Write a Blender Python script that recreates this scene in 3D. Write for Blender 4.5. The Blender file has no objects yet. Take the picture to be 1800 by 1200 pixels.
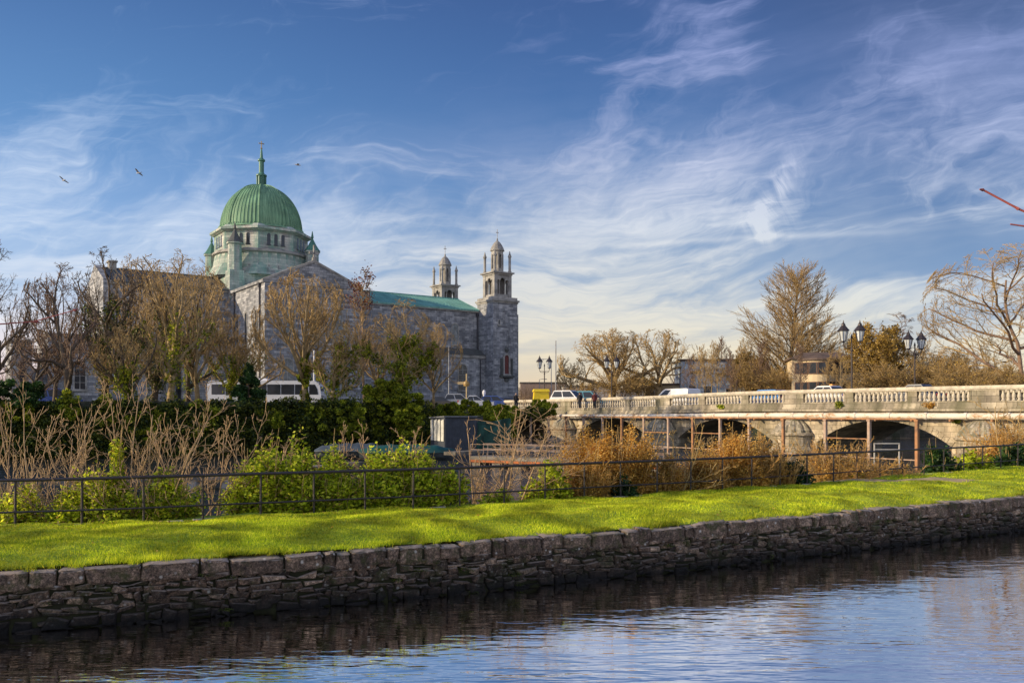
import bpy, math, random
import numpy as np
from mathutils import Vector, Matrix
sc = bpy.context.scene
col = sc.collection
PI = math.pi
F, HY, CX, CZ = 1500.0, 725.0, 900.0, 3.6
def R(d): return math.radians(d)
def W(px, Y, z=None, py=None):
    if z is None: z = CZ + (HY - py) * Y / F
    return ((px - CX) / F * Y, Y, z)

# ------------------------------------------------------------------ materials
MATS = {}
class N:
    def __init__(s, name):
        s.m = bpy.data.materials.new(name); s.m.use_nodes = True
        s.t = s.m.node_tree; s.n = s.t.nodes; s.l = s.t.links
        s.b = s.n.get('Principled BSDF'); s.out = s.n.get('Material Output')
        MATS[name] = s.m
    def add(s, typ, **kw):
        n = s.n.new(typ)
        for k, v in kw.items():
            if k.startswith('i_'):
                n.inputs[k[2:].replace('_', ' ')].default_value = v
            else: setattr(n, k, v)
        return n
    def link(s, a, b): s.l.new(a, b)
    def coord(s, kind='Object', scale=(1, 1, 1)):
        t = s.add('ShaderNodeTexCoord'); m = s.add('ShaderNodeMapping')
        m.inputs['Scale'].default_value = scale
        s.link(t.outputs[kind], m.inputs['Vector']); return m.outputs['Vector']
    def noise(s, vec, scale, detail=5, rough=.55, dist=0):
        n = s.add('ShaderNodeTexNoise'); n.inputs['Scale'].default_value = scale
        n.inputs['Detail'].default_value = detail; n.inputs['Roughness'].default_value = rough
        n.inputs['Distortion'].default_value = dist
        s.link(vec, n.inputs['Vector']); return n.outputs['Fac']
    def ramp(s, fac, stops):
        r = s.add('ShaderNodeValToRGB'); e = r.color_ramp.elements
        while len(e) < len(stops): e.new(.5)
        for i, (p, c) in enumerate(stops):
            e[i].position = p
            e[i].color = (c[0], c[1], c[2], 1) if hasattr(c, '__len__') else (c, c, c, 1)
        s.link(fac, r.inputs['Fac']); return r.outputs['Color']
    def mix(s, fac, a, b, mode='MIX'):
        m = s.add('ShaderNodeMix', data_type='RGBA', blend_type=mode)
        if isinstance(fac, (int, float)): m.inputs[0].default_value = fac
        else: s.link(fac, m.inputs[0])
        for sock, v in ((m.inputs[6], a), (m.inputs[7], b)):
            if hasattr(v, 'is_linked') or hasattr(v, 'links'): s.link(v, sock)
            else: sock.default_value = (v[0], v[1], v[2], 1)
        return m.outputs[2]
    def bump(s, h, strength=.5, dist=.02):
        b = s.add('ShaderNodeBump'); b.inputs['Strength'].default_value = strength
        b.inputs['Distance'].default_value = dist
        s.link(h, b.inputs['Height']); s.link(b.outputs['Normal'], s.b.inputs['Normal'])
    def base(s, c):
        if hasattr(c, 'links'): s.link(c, s.b.inputs['Base Color'])
        else: s.b.inputs['Base Color'].default_value = (c[0], c[1], c[2], 1)
    def rough(s, v): s.b.inputs['Roughness'].default_value = v

def simple(name, c, rough=.7, var=.25, scale=3, metal=0, bump=.2, c2=None):
    s = N(name); v = s.coord('Object')
    f = s.noise(v, scale, 6, .6)
    c2 = c2 or tuple(x * (1 - var) for x in c)
    s.base(s.ramp(f, [(.3, c2), (.7, tuple(min(1, x * (1 + var)) for x in c))]))
    s.rough(rough); s.b.inputs['Metallic'].default_value = metal
    if bump: s.bump(s.noise(v, scale * 8, 4), bump, .01)
    return s.m
def leafmat(name, dark, mid, light, trans=.35, big=.35, lo=.45, hi=1.25):
    s = N(name)
    g = s.add('ShaderNodeNewGeometry')
    c = s.ramp(g.outputs['Random Per Island'], [(0, dark), (.5, mid), (1, light)])
    v = s.coord('Object')
    f = s.ramp(s.noise(v, big * 3, 3), [(.35, lo), (.65, hi)])
    c = s.mix(1, c, f, 'MULTIPLY')
    s.base(c); s.rough(.5)
    s.b.inputs['Specular IOR Level'].default_value = .3
    tr = s.add('ShaderNodeBsdfTranslucent'); s.link(c, tr.inputs['Color'])
    mx = s.add('ShaderNodeMixShader'); mx.inputs[0].default_value = trans
    s.link(s.b.outputs[0], mx.inputs[1]); s.link(tr.outputs[0], mx.inputs[2])
    s.link(mx.outputs[0], s.out.inputs['Surface'])
    return s.m
def masonry(name, c1, c2, mortar, bw=.9, bh=.35, stain=None, stainamt=0, bumpd=.03, streak=.4):
    s = N(name); uv = s.coord('UV')
    b = s.add('ShaderNodeTexBrick'); s.link(uv, b.inputs['Vector'])
    b.inputs['Scale'].default_value = 1; b.inputs['Brick Width'].default_value = bw
    b.inputs['Row Height'].default_value = bh; b.inputs['Mortar Size'].default_value = .018
    b.inputs['Mortar Smooth'].default_value = .3; b.inputs['Bias'].default_value = -.1
    b.inputs['Color1'].default_value = (*c1, 1); b.inputs['Color2'].default_value = (*c2, 1)
    b.inputs['Mortar'].default_value = (*mortar, 1)
    b2 = s.add('ShaderNodeTexBrick'); s.link(uv, b2.inputs['Vector'])
    b2.offset = .37; b2.inputs['Scale'].default_value = 1
    b2.inputs['Brick Width'].default_value = bw * 1.25; b2.inputs['Row Height'].default_value = bh * 1.0
    b2.inputs['Mortar Size'].default_value = 0; b2.inputs['Color1'].default_value = (.62, .62, .65, 1)
    b2.inputs['Color2'].default_value = (1.3, 1.28, 1.25, 1)
    c = s.mix(.8, b.outputs['Color'], b2.outputs['Color'], 'MULTIPLY')
    o = s.coord('Object')
    big = s.ramp(s.noise(o, .35, 6, .65), [(.3, .62), (.7, 1.25)])
    c = s.mix(.9, c, big, 'MULTIPLY')
    fine = s.ramp(s.noise(o, 4.5, 6, .7), [(.3, .6), (.7, 1.3)])
    c = s.mix(.6, c, fine, 'MULTIPLY')
    vs = s.coord('UV', (1.3, .09, 1))
    st = s.ramp(s.noise(vs, 1, 5, .6), [(.45, 1), (.75, 1 - streak)])
    c = s.mix(1, c, st, 'MULTIPLY')
    if stain:
        vs2 = s.coord('UV', (.5, .12, 1))
        sf = s.ramp(s.noise(vs2, 1, 6, .7), [(.42, 0), (.62, stainamt)])
        c = s.mix(sf, c, stain)
    s.base(c); s.rough(.9)
    s.bump(b.outputs['Fac'], .4, -bumpd)
    return s.m

LIME = masonry('limestone ashlar', (.25, .265, .29), (.50, .51, .53), (.15, .155, .165))
LIMEG = masonry('copper stained limestone', (.40, .40, .38), (.60, .58, .53), (.24, .25, .24), 1.1, .4, (.17, .36, .29), .75)
TRIM = simple('dressed limestone', (.31, .30, .28), .85, .5, .8)
SLATE = simple('dark slate roof', (.085, .09, .085), .6, .3, 2)
BRSTONE = masonry('bridge stone', (.46, .38, .27), (.62, .53, .39), (.26, .21, .15), .8, .38, (.12, .11, .06), .6, .03, .5)
BRCONC = masonry('weathered bridge parapet', (.42, .36, .27), (.62, .55, .43), (.18, .15, .11), 1.3, .43, (.10, .10, .05), .75, .02, .65)
BALU = simple('baluster stone', (.56, .50, .40), .85, .3, 3)
CONC = simple('concrete', (.40, .37, .33), .9, .35, 1.0)
IRON = simple('dark iron', (.035, .035, .04), .45, .4, 12, .3, .4, c2=(.05, .03, .025))
RUST = simple('rusty steel', (.36, .17, .07), .85, .5, 2.5, 0, .4, c2=(.16, .10, .07))
RUSTG = simple('galvanised steel with rust', (.36, .31, .27), .7, .4, 2, .2, .3, c2=(.30, .14, .06))
GLASSD = simple('dark window glass', (.03, .035, .045), .12, .3, 1, 0, 0)
GLASSL = simple('leaded pale glass', (.16, .18, .19), .25, .6, 1.6, 0, 0)
WHITE = simple('white paint', (.78, .78, .80), .35, .05, 1, 0, 0)
TYRE = simple('black rubber', (.02, .02, .02), .8, .2, 5, 0, 0)
BARK = simple('tree bark', (.34, .25, .13), .9, .45, 3)
BARKD = simple('dark bark', (.12, .09, .062), .9, .4, 3)
BARKR = simple('reddish bark', (.22, .145, .10), .9, .4, 3)
TWIGP = simple('pale tan stems', (.42, .28, .155), .8, .4, 3)
TWIGT = simple('tan twigs', (.42, .29, .125), .9, .4, 2)
TWIGR = simple('red twig', (.33, .08, .07), .7, .3, 6)
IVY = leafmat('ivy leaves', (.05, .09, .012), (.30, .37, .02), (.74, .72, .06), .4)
IVYD = leafmat('dark ivy leaves', (.012, .03, .012), (.06, .095, .018), (.26, .27, .03), .3)  # darker copy of the ivy; on the quay its colour stands in for shade
SHRUB = leafmat('shrub leaves', (.05, .10, .01), (.48, .58, .02), (.95, .92, .09), .5, .9, .55, 1.5)
SHRUBD = leafmat('dark evergreen leaves', (.012, .04, .012), (.03, .085, .02), (.09, .16, .03), .25)
TANL = leafmat('dry tan leaves', (.34, .15, .022), (.80, .45, .08), (.95, .66, .20), .4)
OLIVE = leafmat('olive brown leaves', (.20, .13, .03), (.46, .31, .07), (.72, .50, .13), .35)
REDL = leafmat('red buds', (.10, .03, .02), (.20, .06, .04), (.30, .10, .06), .2)

def copper(name, c1, c2, dark):
    s = N(name); uv = s.coord('UV'); o = s.coord('Object')
    f = s.noise(s.coord('UV', (2.6, .10, 1)), 1, 8, .75)
    c = s.ramp(f, [(.36, tuple(x * .7 for x in c1)), (.5, tuple((x + y) / 2 for x, y in zip(c1, c2))), (.64, c2)])
    g = s.ramp(s.noise(o, .5, 4), [(.3, .75), (.7, 1.15)])
    s.base(s.mix(1, c, g, 'MULTIPLY')); s.rough(.55)
    return s.m
COPPER = copper('green copper', (.075, .20, .115), (.27, .47, .27), None)
COPPERB = copper('blue green copper roof', (.12, .34, .29), (.24, .50, .42), None)

def carpaint(name, c):
    s = N(name); s.base(c); s.rough(.25); s.b.inputs['Coat Weight'].default_value = .6
    v = s.coord('Object'); s.base(s.ramp(s.noise(v, 2, 3), [(.3, tuple(x * .85 for x in c)), (.7, c)]))
    return s.m

# ------------------------------------------------------------------ mesh builder
class MB:
    def __init__(s, M=None):
        s.v = []; s.f = []; s.M = M
    def add(s, vs, fs):
        o = len(s.v)
        if s.M is not None: vs = [tuple(s.M @ Vector(p)) for p in vs]
        s.v.extend([tuple(p) for p in vs]); s.f.extend([tuple(i + o for i in f) for f in fs]); return s
    def box(s, x0, x1, y0, y1, z0, z1, tx=0, ty=0):
        vs = [(x0, y0, z0), (x1, y0, z0), (x1, y1, z0), (x0, y1, z0),
              (x0 + tx, y0 + ty, z1), (x1 - tx, y0 + ty, z1), (x1 - tx, y1 - ty, z1), (x0 + tx, y1 - ty, z1)]
        return s.add(vs, [(0, 3, 2, 1), (4, 5, 6, 7), (0, 1, 5, 4), (1, 2, 6, 5), (2, 3, 7, 6), (3, 0, 4, 7)])
    def prism(s, pts, z0, z1, pts1=None):
        n = len(pts); pts1 = pts1 or pts
        vs = [(p[0], p[1], z0) for p in pts] + [(p[0], p[1], z1) for p in pts1]
        fs = [tuple(range(n - 1, -1, -1)), tuple(range(n, 2 * n))] + [(i, (i + 1) % n, n + (i + 1) % n, n + i) for i in range(n)]
        return s.add(vs, fs)
    def lathe(s, prof, n=12, c=(0, 0), a0=0, cap=True):
        vs = []; fs = []
        for r, z in prof:
            for k in range(n):
                a = a0 + 2 * PI * k / n
                vs.append((c[0] + r * math.cos(a), c[1] + r * math.sin(a), z))
        for i in range(len(prof) - 1):
            for k in range(n):
                k2 = (k + 1) % n
                fs.append((i * n + k, i * n + k2, (i + 1) * n + k2, (i + 1) * n + k))
        if cap:
            fs.append(tuple(range(n - 1, -1, -1))); m = (len(prof) - 1) * n
            fs.append(tuple(range(m, m + n)))
        return s.add(vs, fs)
    def bar(s, p, q, r0, r1=None, n=6, up=None):
        r1 = r0 if r1 is None else r1
        p = Vector(p); q = Vector(q); d = (q - p)
        if d.length < 1e-6: return s
        d.normalize()
        a = d.cross(Vector((0, 0, 1)) if abs(d.z) < .95 else Vector((1, 0, 0))).normalized(); b = d.cross(a)
        off = PI / 4 if n == 4 else 0
        vs = [tuple(c + (a * math.cos(off + 2 * PI * k / n) + b * math.sin(off + 2 * PI * k / n)) * r) for c, r in ((p, r0), (q, r1)) for k in range(n)]
        fs = [(k, (k + 1) % n, n + (k + 1) % n, n + k) for k in range(n)] + [tuple(range(n - 1, -1, -1)), tuple(range(n, 2 * n))]
        return s.add(vs, fs)
    def path(s, pts, rs, n=6):
        pts = [Vector(p) for p in pts]; vs = []; fs = []
        pa = None
        for i, p in enumerate(pts):
            d = (pts[min(i + 1, len(pts) - 1)] - pts[max(i - 1, 0)]).normalized()
            a = pa if pa is not None else d.cross(Vector((0, 0, 1)) if abs(d.z) < .9 else Vector((1, 0, 0)))
            a = (a - d * a.dot(d)).normalized(); pa = a; b = d.cross(a)
            r = rs[i] if hasattr(rs, '__len__') else rs
            for k in range(n):
                t = 2 * PI * k / n
                vs.append(tuple(p + (a * math.cos(t) + b * math.sin(t)) * r))
        for i in range(len(pts) - 1):
            for k in range(n):
                k2 = (k + 1) % n
                fs.append((i * n + k, i * n + k2, (i + 1) * n + k2, (i + 1) * n + k))
        fs.append(tuple(range(n - 1, -1, -1))); m = (len(pts) - 1) * n; fs.append(tuple(range(m, m + n)))
        return s.add(vs, fs)
    def poly_y(s, pts, y0, y1):   # polygon in xz extruded along y
        n = len(pts)
        vs = [(p[0], y0, p[1]) for p in pts] + [(p[0], y1, p[1]) for p in pts]
        fs = [tuple(range(n)), tuple(range(2 * n - 1, n - 1, -1))] + [(i, n + i, n + (i + 1) % n, (i + 1) % n) for i in range(n)]
        return s.add(vs, fs)
    def poly_x(s, pts, x0, x1):   # polygon in yz extruded along x
        n = len(pts)
        vs = [(x0, p[0], p[1]) for p in pts] + [(x1, p[0], p[1]) for p in pts]
        fs = [tuple(range(n - 1, -1, -1)), tuple(range(n, 2 * n))] + [(i, (i + 1) % n, n + (i + 1) % n, n + i) for i in range(n)]
        return s.add(vs, fs)
    def build(s, name, mat, parent=None, smooth=False, label=None, uv=True):
        me = bpy.data.meshes.new(name); me.from_pydata(s.v, [], s.f)
        fin(me, mat, smooth, uv)
        o = bpy.data.objects.new(name, me); col.objects.link(o)
        if parent is not None:
            o.parent = parent
        if label: o['label'] = label
        return o
def fin(me, mat, smooth=False, uv=True):
    if uv and len(me.polygons):
        nl = len(me.loops)
        co = np.empty(len(me.vertices) * 3); me.vertices.foreach_get('co', co); co = co.reshape(-1, 3)
        vi = np.empty(nl, dtype=np.int64); me.loops.foreach_get('vertex_index', vi)
        nr = np.empty(len(me.polygons) * 3); me.polygons.foreach_get('normal', nr); nr = nr.reshape(-1, 3)
        lt = np.empty(len(me.polygons), dtype=np.int64); me.polygons.foreach_get('loop_total', lt)
        nl_ = np.repeat(nr, lt, axis=0)
        t = np.stack([-nl_[:, 1], nl_[:, 0], np.zeros(nl)], 1)
        ln = np.linalg.norm(t, axis=1); bad = ln < .05; t[bad] = (1, 0, 0); t /= np.maximum(np.linalg.norm(t, axis=1), 1e-6)[:, None]
        b = np.cross(nl_, t)
        p = co[vi]; u = (p * t).sum(1); v = (p * b).sum(1)
        steep = np.abs(nl_[:, 2]) < .3; v = np.where(steep, p[:, 2], v)
        L = me.uv_layers.new(name='UVMap'); L.data.foreach_set('uv', np.stack([u, v], 1).astype(np.float32).ravel())
    if mat is not None: me.materials.append(mat)
    if smooth: me.polygons.foreach_set('use_smooth', np.ones(len(me.polygons), dtype=bool))
    me.update()
def np_mesh(name, V, Fq, mat, parent=None, smooth=False, uv=False):
    """V (n,3), Fq (m,k) all faces with k corners"""
    me = bpy.data.meshes.new(name); m, k = Fq.shape
    me.vertices.add(len(V)); me.vertices.foreach_set('co', np.asarray(V, dtype=np.float32).ravel())
    me.loops.add(m * k); me.loops.foreach_set('vertex_index', Fq.astype(np.int32).ravel())
    me.polygons.add(m); me.polygons.foreach_set('loop_start', np.arange(0, m * k, k, dtype=np.int32))
    me.polygons.foreach_set('loop_total', np.full(m, k, dtype=np.int32))
    me.update(calc_edges=True); fin(me, mat, smooth, uv)
    o = bpy.data.objects.new(name, me); col.objects.link(o)
    if parent is not None: o.parent = parent
    return o
def tag(o, label=None, cat=None, group=None, kind=None):
    if label: o['label'] = label
    if cat: o['category'] = cat
    if group: o['group'] = group
    if kind: o['kind'] = kind
    return o
def empty(name, loc, rz=0, label=None, cat=None, group=None):
    o = bpy.data.objects.new(name, None); col.objects.link(o); o.empty_display_size = .2
    o.location = loc; o.rotation_euler = (0, 0, rz); return tag(o, label, cat, group)
def dup(root, loc, rz=None, scale=None, label=None):
    def cp(o, par):
        c = o.copy(); col.objects.link(c)
        if par is not None: c.parent = par
        for ch in list(o.children): cp(ch, c)
        return c
    r = cp(root, None); r.location = loc
    if rz is not None: r.rotation_euler = (0, 0, rz)
    if scale is not None: r.scale = scale if hasattr(scale, '__len__') else (scale,) * 3
    if label: r['label'] = label
    return r
def struct(o): o['kind'] = 'structure'; return o

# ------------------------------------------------------------------ world: sky with cirrus
SUN_EL, SUN_AZ = 18.0, 101.0      # azimuth measured left of the view direction (+Y)
sdir = Vector((-math.sin(R(SUN_AZ)) * math.cos(R(SUN_EL)), math.cos(R(SUN_AZ)) * math.cos(R(SUN_EL)), math.sin(R(SUN_EL))))
wd = bpy.data.worlds.new('World'); sc.world = wd; wd.use_nodes = True
wt = wd.node_tree; wn = wt.nodes; wl = wt.links
class E:
    def __init__(s, k): s.k = k
    @staticmethod
    def op(o, *a):
        n = wn.new('ShaderNodeMath'); n.operation = o
        for i, x in enumerate(a):
            if isinstance(x, E): wl.new(x.k, n.inputs[i])
            else: n.inputs[i].default_value = x
        return E(n.outputs[0])
    def __add__(s, o): return E.op('ADD', s, o)
    __radd__ = __add__
    def __sub__(s, o): return E.op('SUBTRACT', s, o)
    def __rsub__(s, o): return E.op('SUBTRACT', o, s)
    def __mul__(s, o): return E.op('MULTIPLY', s, o)
    __rmul__ = __mul__
    def __truediv__(s, o): return E.op('DIVIDE', s, o)
    def __neg__(s): return s * -1.0
def sstep(x, a, b):
    n = wn.new('ShaderNodeMapRange'); n.interpolation_type = 'SMOOTHSTEP'; n.clamp = True
    wl.new(x.k, n.inputs[0]); n.inputs[1].default_value = a; n.inputs[2].default_value = b
    n.inputs[3].default_value = 0; n.inputs[4].default_value = 1
    return E(n.outputs[0])
def gauss(x, c, w):
    t = (x - c) * (1.0 / w)
    return E.op('EXPONENT', -(t * t))
def vec(x, y, z=0.0):
    n = wn.new('ShaderNodeCombineXYZ')
    for i, a in enumerate((x, y, z)):
        if isinstance(a, E): wl.new(a.k, n.inputs[i])
        else: n.inputs[i].default_value = a
    return n.outputs[0]
def wnoise(v, scale, detail=6, rough=.55, dist=0):
    n = wn.new('ShaderNodeTexNoise'); wl.new(v, n.inputs['Vector'])
    n.inputs['Scale'].default_value = scale; n.inputs['Detail'].default_value = detail
    n.inputs['Roughness'].default_value = rough; n.inputs['Distortion'].default_value = dist
    return E(n.outputs['Fac'])
def lin(c):
    return tuple(((x / 255) / 12.92 if x / 255 <= .04045 else ((x / 255 + .055) / 1.055) ** 2.4) for x in c)
def wramp(f, stops):
    r = wn.new('ShaderNodeValToRGB'); e = r.color_ramp.elements
    while len(e) < len(stops): e.new(.5)
    for i, (p, c) in enumerate(stops): e[i].position = p; e[i].color = (*lin(c), 1)
    wl.new(f.k, r.inputs[0]); return r.outputs[0]
def wmix(f, a, b):
    m = wn.new('ShaderNodeMix'); m.data_type = 'RGBA'
    if isinstance(f, E): wl.new(f.k, m.inputs[0])
    else: m.inputs[0].default_value = f
    for i, x in ((6, a), (7, b)):
        if isinstance(x, tuple): m.inputs[i].default_value = (*x, 1)
        else: wl.new(x, m.inputs[i])
    return m.outputs[2]
tc = wn.new('ShaderNodeTexCoord'); sp = wn.new('ShaderNodeSeparateXYZ'); wl.new(tc.outputs['Generated'], sp.inputs[0])
X, Y, Z = (E(sp.outputs[i]) for i in range(3))
r_ = E.op('SQRT', X * X + Y * Y + 1e-5)
A = E.op('ARCTAN2', X, Y)
cA = E.op('MAXIMUM', E.op('COSINE', A), .35)
V = E.op('MAXIMUM', Z, 0.0) / r_ / cA          # slope above the horizon
V = E.op('MINIMUM', V, 2.0)
clear = wramp(V, [(0, (226, 200, 172)), (.05, (188, 182, 180)), (.11, (142, 158, 190)), (.18, (92, 130, 180)),
                  (.27, (48, 106, 172)), (.38, (22, 82, 152)), (.5, (4, 58, 130)), (.9, (8, 56, 126))])
# paler, brighter sky towards the sun on the left; deeper violet blue on the right
pale = wramp(V, [(0, (236, 200, 212)), (.07, (218, 210, 228)), (.14, (172, 194, 230)), (.24, (116, 160, 218)), (.36, (66, 126, 190)), (.52, (24, 88, 158)), (1, (30, 86, 166))])
deep = wramp(V, [(0, (220, 194, 166)), (.06, (172, 172, 184)), (.13, (96, 124, 176)), (.22, (50, 88, 150)), (.36, (32, 66, 136)), (.5, (2, 36, 104)), (1, (12, 42, 112))])
c = wmix(sstep(A, .15, -.75), clear, pale)
c = wmix(sstep(A, .1, .5) * .85, c, deep)
# cirrus
warp = wnoise(vec(A * 2.2, V * 3.2, 3.1), 1.6, 4, .6) - .5
warp2 = wnoise(vec(A * 2.2 + 7.3, V * 3.2, 9.1), 1.9, 4, .6) - .5
Vs = V - A * .22 * sstep(A, -.05, .5)
n1 = wnoise(vec(A * 1.8 + warp * .6, Vs * 14 + warp2 * 1.1, 1.0), 1.7, 8, .62, .15)
n2 = wnoise(vec((A * .8 + V * .6) * 2.4 + warp2 * 1.2, (V * .8 - A * .6) * 9 + warp * 2.2, 5.0), 1.5, 8, .62, .25)
n3 = wnoise(vec((A * .55 - V * .83) * 11.0 + warp * 3.2, (V * .55 + A * .83) * 3.2 + warp2, 8.0), 1.3, 8, .6, .3)
fib = wnoise(vec(A * 5 + warp2 * 3, Vs * 60 + warp * 9, 2.0), 1.6, 5, .6, .8)
def hc(n, k): return (n - .5) * k + .5
band = gauss(V, .105, .070) * .30 + gauss(V, .17, .05) * .10
mid = gauss(A, .14, .22) * gauss(V, .245, .10) * .26
rgt = gauss(A, .52, .17) * gauss(V, .35, .12) * .22
low = gauss(A, -.36, .34) * gauss(V, .20, .07) * .20 + gauss(A, -.5, .2) * gauss(V, .30, .10) * .06
topw = gauss(A - (V - .40) * -.75, .235, .055) * sstep(V, .30, .42) * .26
hole = gauss(A, .42, .14) * gauss(V - A * .16, .125, .024) * -.30 + gauss(A, .33, .05) * gauss(V, .44, .08) * -.30 + gauss(A, -.02, .12) * gauss(V, .36, .09) * -.2 + gauss(A, .12, .16) * gauss(V - A * .1, .180, .010) * -.16 + gauss(A, -.3, .3) * gauss(V, .42, .10) * -.2 + gauss(A, .08, .15) * gauss(V - A * .1, .148, .008) * -.14
d1 = sstep(hc(n1, 1.7) + band + mid * .5 + hole, .52, .98)
d2 = sstep(hc(n2, 1.6) + mid + rgt + low + hole, .52, 1.02) * .8
d3 = sstep(hc(n3, 1.5) + topw + rgt * .8 + mid * .6 + low * .6 + hole * .5, .52, 1.02) * .65
# one bright feathered wisp and the long thin contrail-like streak under it
cc = A - .302 - (V - .235) * .22 - warp * .10 + gauss(V, .225, .02) * .012
fea = sstep(wnoise(vec((A * .92 + V * .38) * 60 + warp2 * 5, (V * .92 - A * .38) * 9 + warp * 3, 4.0), 1.0, 6, .65, .6), .30, .68)
w1 = gauss(cc, 0, .015) * sstep(V, .185, .215) * sstep(V, .345, .25) * (fea * .8 + .2) * 1.2
w1b = gauss(A + warp2 * .10, .296, .020) * gauss(V + warp * .05, .224, .015) * .38 * (fea * .8 + .2)
w2 = gauss(V - A * .055 + warp * .022, .190, .0036) * sstep(A, .02, .2) * sstep(A, .50, .3) * .42
w3 = gauss(A + (V - .3) * .9, .20, .03) * gauss(V, .27, .05) * sstep(n1, .4, .7) * .3
w4 = gauss(V + warp * .02, .178, .010) * gauss(A, -.17, .13) * .5 * sstep(n1, .3, .6)
dens = E.op('MINIMUM', (d1 + (d2 + d3 * (1 - d2)) * (1 - d1)) * (hc(fib, 1.9) * .8 + .52) + w1 + w1b + w2 + w3 + w4, 1.0)
dens = dens * sstep(V, -.01, .05)
cc_ = wramp(V, [(0, (240, 214, 178)), (.07, (240, 222, 194)), (.14, (230, 222, 212)), (.22, (226, 226, 232)), (.32, (190, 194, 226)), (.42, (160, 168, 218)), (.55, (140, 152, 210)), (1, (130, 140, 200))])
ccl = wramp(V, [(0, (246, 224, 224)), (.1, (238, 232, 238)), (.2, (220, 228, 244)), (.4, (170, 194, 232)), (1, (150, 170, 220))])
cloud = wmix(sstep(A, .0, -.35), cc_, ccl)
veil = (gauss(A, .14, .30) * gauss(V, .22, .11) + gauss(A, -.45, .4) * gauss(V, .17, .08) * .9 + gauss(A, .52, .2) * gauss(V, .36, .12)) * sstep(hc(warp + .5, 1.5) + hc(n1, 1) - .5, .2, .9) * .5
c = wmix(veil, c, cloud)
c = wmix(dens * .90, c, cloud)
# added fill light: paler sky mixed into the unseen half behind the camera
c = wmix(sstep(Y, .0, -.6) * .6, c, lin((222, 224, 236)))
# warm glow over the horizon on the right half
c = wmix(gauss(V, .0, .065) * sstep(A, -.1, .05) * .7, c, lin((250, 216, 172)))
c = wmix(gauss(V, .0, .09) * sstep(A, -.2, -.5) * .6, c, lin((250, 214, 222)))
sky = wn.new('ShaderNodeTexSky'); sky.sky_type = 'NISHITA'; sky.sun_disc = False
sky.sun_elevation = R(SUN_EL); sky.sun_rotation = R(-SUN_AZ)
bg1 = wn.new('ShaderNodeBackground'); bg1.inputs[1].default_value = .05; wl.new(sky.outputs[0], bg1.inputs[0])
bg2 = wn.new('ShaderNodeBackground'); bg2.inputs[1].default_value = .66; wl.new(c, bg2.inputs[0]); wl.new((sstep(Y, .05, -.5) * .26 + .80).k, bg2.inputs[1])  # strength raised behind the camera, more of the added fill
ad = wn.new('ShaderNodeAddShader'); wl.new(bg1.outputs[0], ad.inputs[0]); wl.new(bg2.outputs[0], ad.inputs[1])
wo = wn.get('World Output') or wn.new('ShaderNodeOutputWorld')
for l in list(wo.inputs[0].links): wl.remove(l)
wl.new(ad.outputs[0], wo.inputs[0])


sun = bpy.data.lights.new('sun', 'SUN'); sun.energy = 5.0; sun.angle = R(.55); sun.color = (1, .80, .52)
so = bpy.data.objects.new('sun', sun); col.objects.link(so); so.location = (-40, 20, 60)
so.rotation_euler = (-sdir).to_track_quat('-Z', 'Y').to_euler()

cam = bpy.data.cameras.new('camera'); co = bpy.data.objects.new('camera', cam); col.objects.link(co)
cam.sensor_width = 36; cam.lens = 30; cam.shift_y = 125 / 1800; cam.clip_end = 6000; cam.clip_start = .1
co.location = (0, 0, CZ); co.rotation_euler = (PI / 2, 0, 0); sc.camera = co
sc.view_settings.view_transform = 'Standard'; sc.view_settings.look = 'None'; sc.view_settings.exposure = 0
sc.cycles.max_bounces = 6; sc.cycles.transparent_max_bounces = 6; sc.cycles.sample_clamp_indirect = 4
sc.cycles.use_adaptive_sampling = True

# ================================================================== SETTING
rng = np.random.default_rng(7); rnd = random.Random(11)
def interp(tab, x):
    for (x0, y0), (x1, y1) in zip(tab, tab[1:]):
        if x <= x1: return y0 + (y1 - y0) * (x - x0) / (x1 - x0)
    return tab[-1][1]
RIV = 0.45      # river level
GZ = 4.15       # far bank level
# front edge of the stone wall (canal side), from left to right
WL = [(-46, 0.5), (-34, 4.8), (-22, 9.0), (-14, 11.9), (-8.35, 13.92), (-5.94, 14.84), (-3.2, 16.0), (0, 17.5), (3.88, 19.4), (8.9, 22.2), (15.6, 26.0), (25.4, 31.8), (42, 41), (70, 56)]
def chain(pts, step):
    out = []
    for (a, b) in zip(pts, pts[1:]):
        a = np.array(a, float); b = np.array(b, float); n = max(1, int(np.linalg.norm(b - a) / step))
        out += [a + (b - a) * i / n for i in range(n)]
    out.append(np.array(pts[-1], float)); return np.array(out)
# fence posts
FP = [(-330, 211), (-215, 208), (-90, 204), (27, 200), (144, 196), (253, 192), (357, 186), (458, 181.5), (552, 177), (642, 172.5), (726, 168.5), (808, 163.5), (886, 159), (958, 155), (1027, 151), (1091, 147),
      (1155, 143.5), (1214, 139.5), (1270, 136), (1321, 132), (1371, 128), (1419, 125), (1465, 121.5), (1506, 118), (1547, 115), (1587, 111.5), (1624, 108.5), (1659, 106), (1694, 103), (1727, 100.5), (1759, 98), (1789, 95.5), (1820, 93), (1850, 90.5), (1880, 88)]
FG = 1.2
FPT = [((px - CX) / F * ((CZ - FG) * F / dy), (CZ - FG) * F / dy) for px, dy in FP]
FL = [(-60, 3.5), (-38, 11.5)] + FPT + [(33, 46), (48, 58), (80, 80)]

def sheet(name, mat, pts, z):
    me = bpy.data.meshes.new(name); me.from_pydata([(p[0], p[1], z) for p in pts], [], [tuple(range(len(pts)))])
    fin(me, mat); o = bpy.data.objects.new(name, me); col.objects.link(o); return struct(o)

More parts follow.
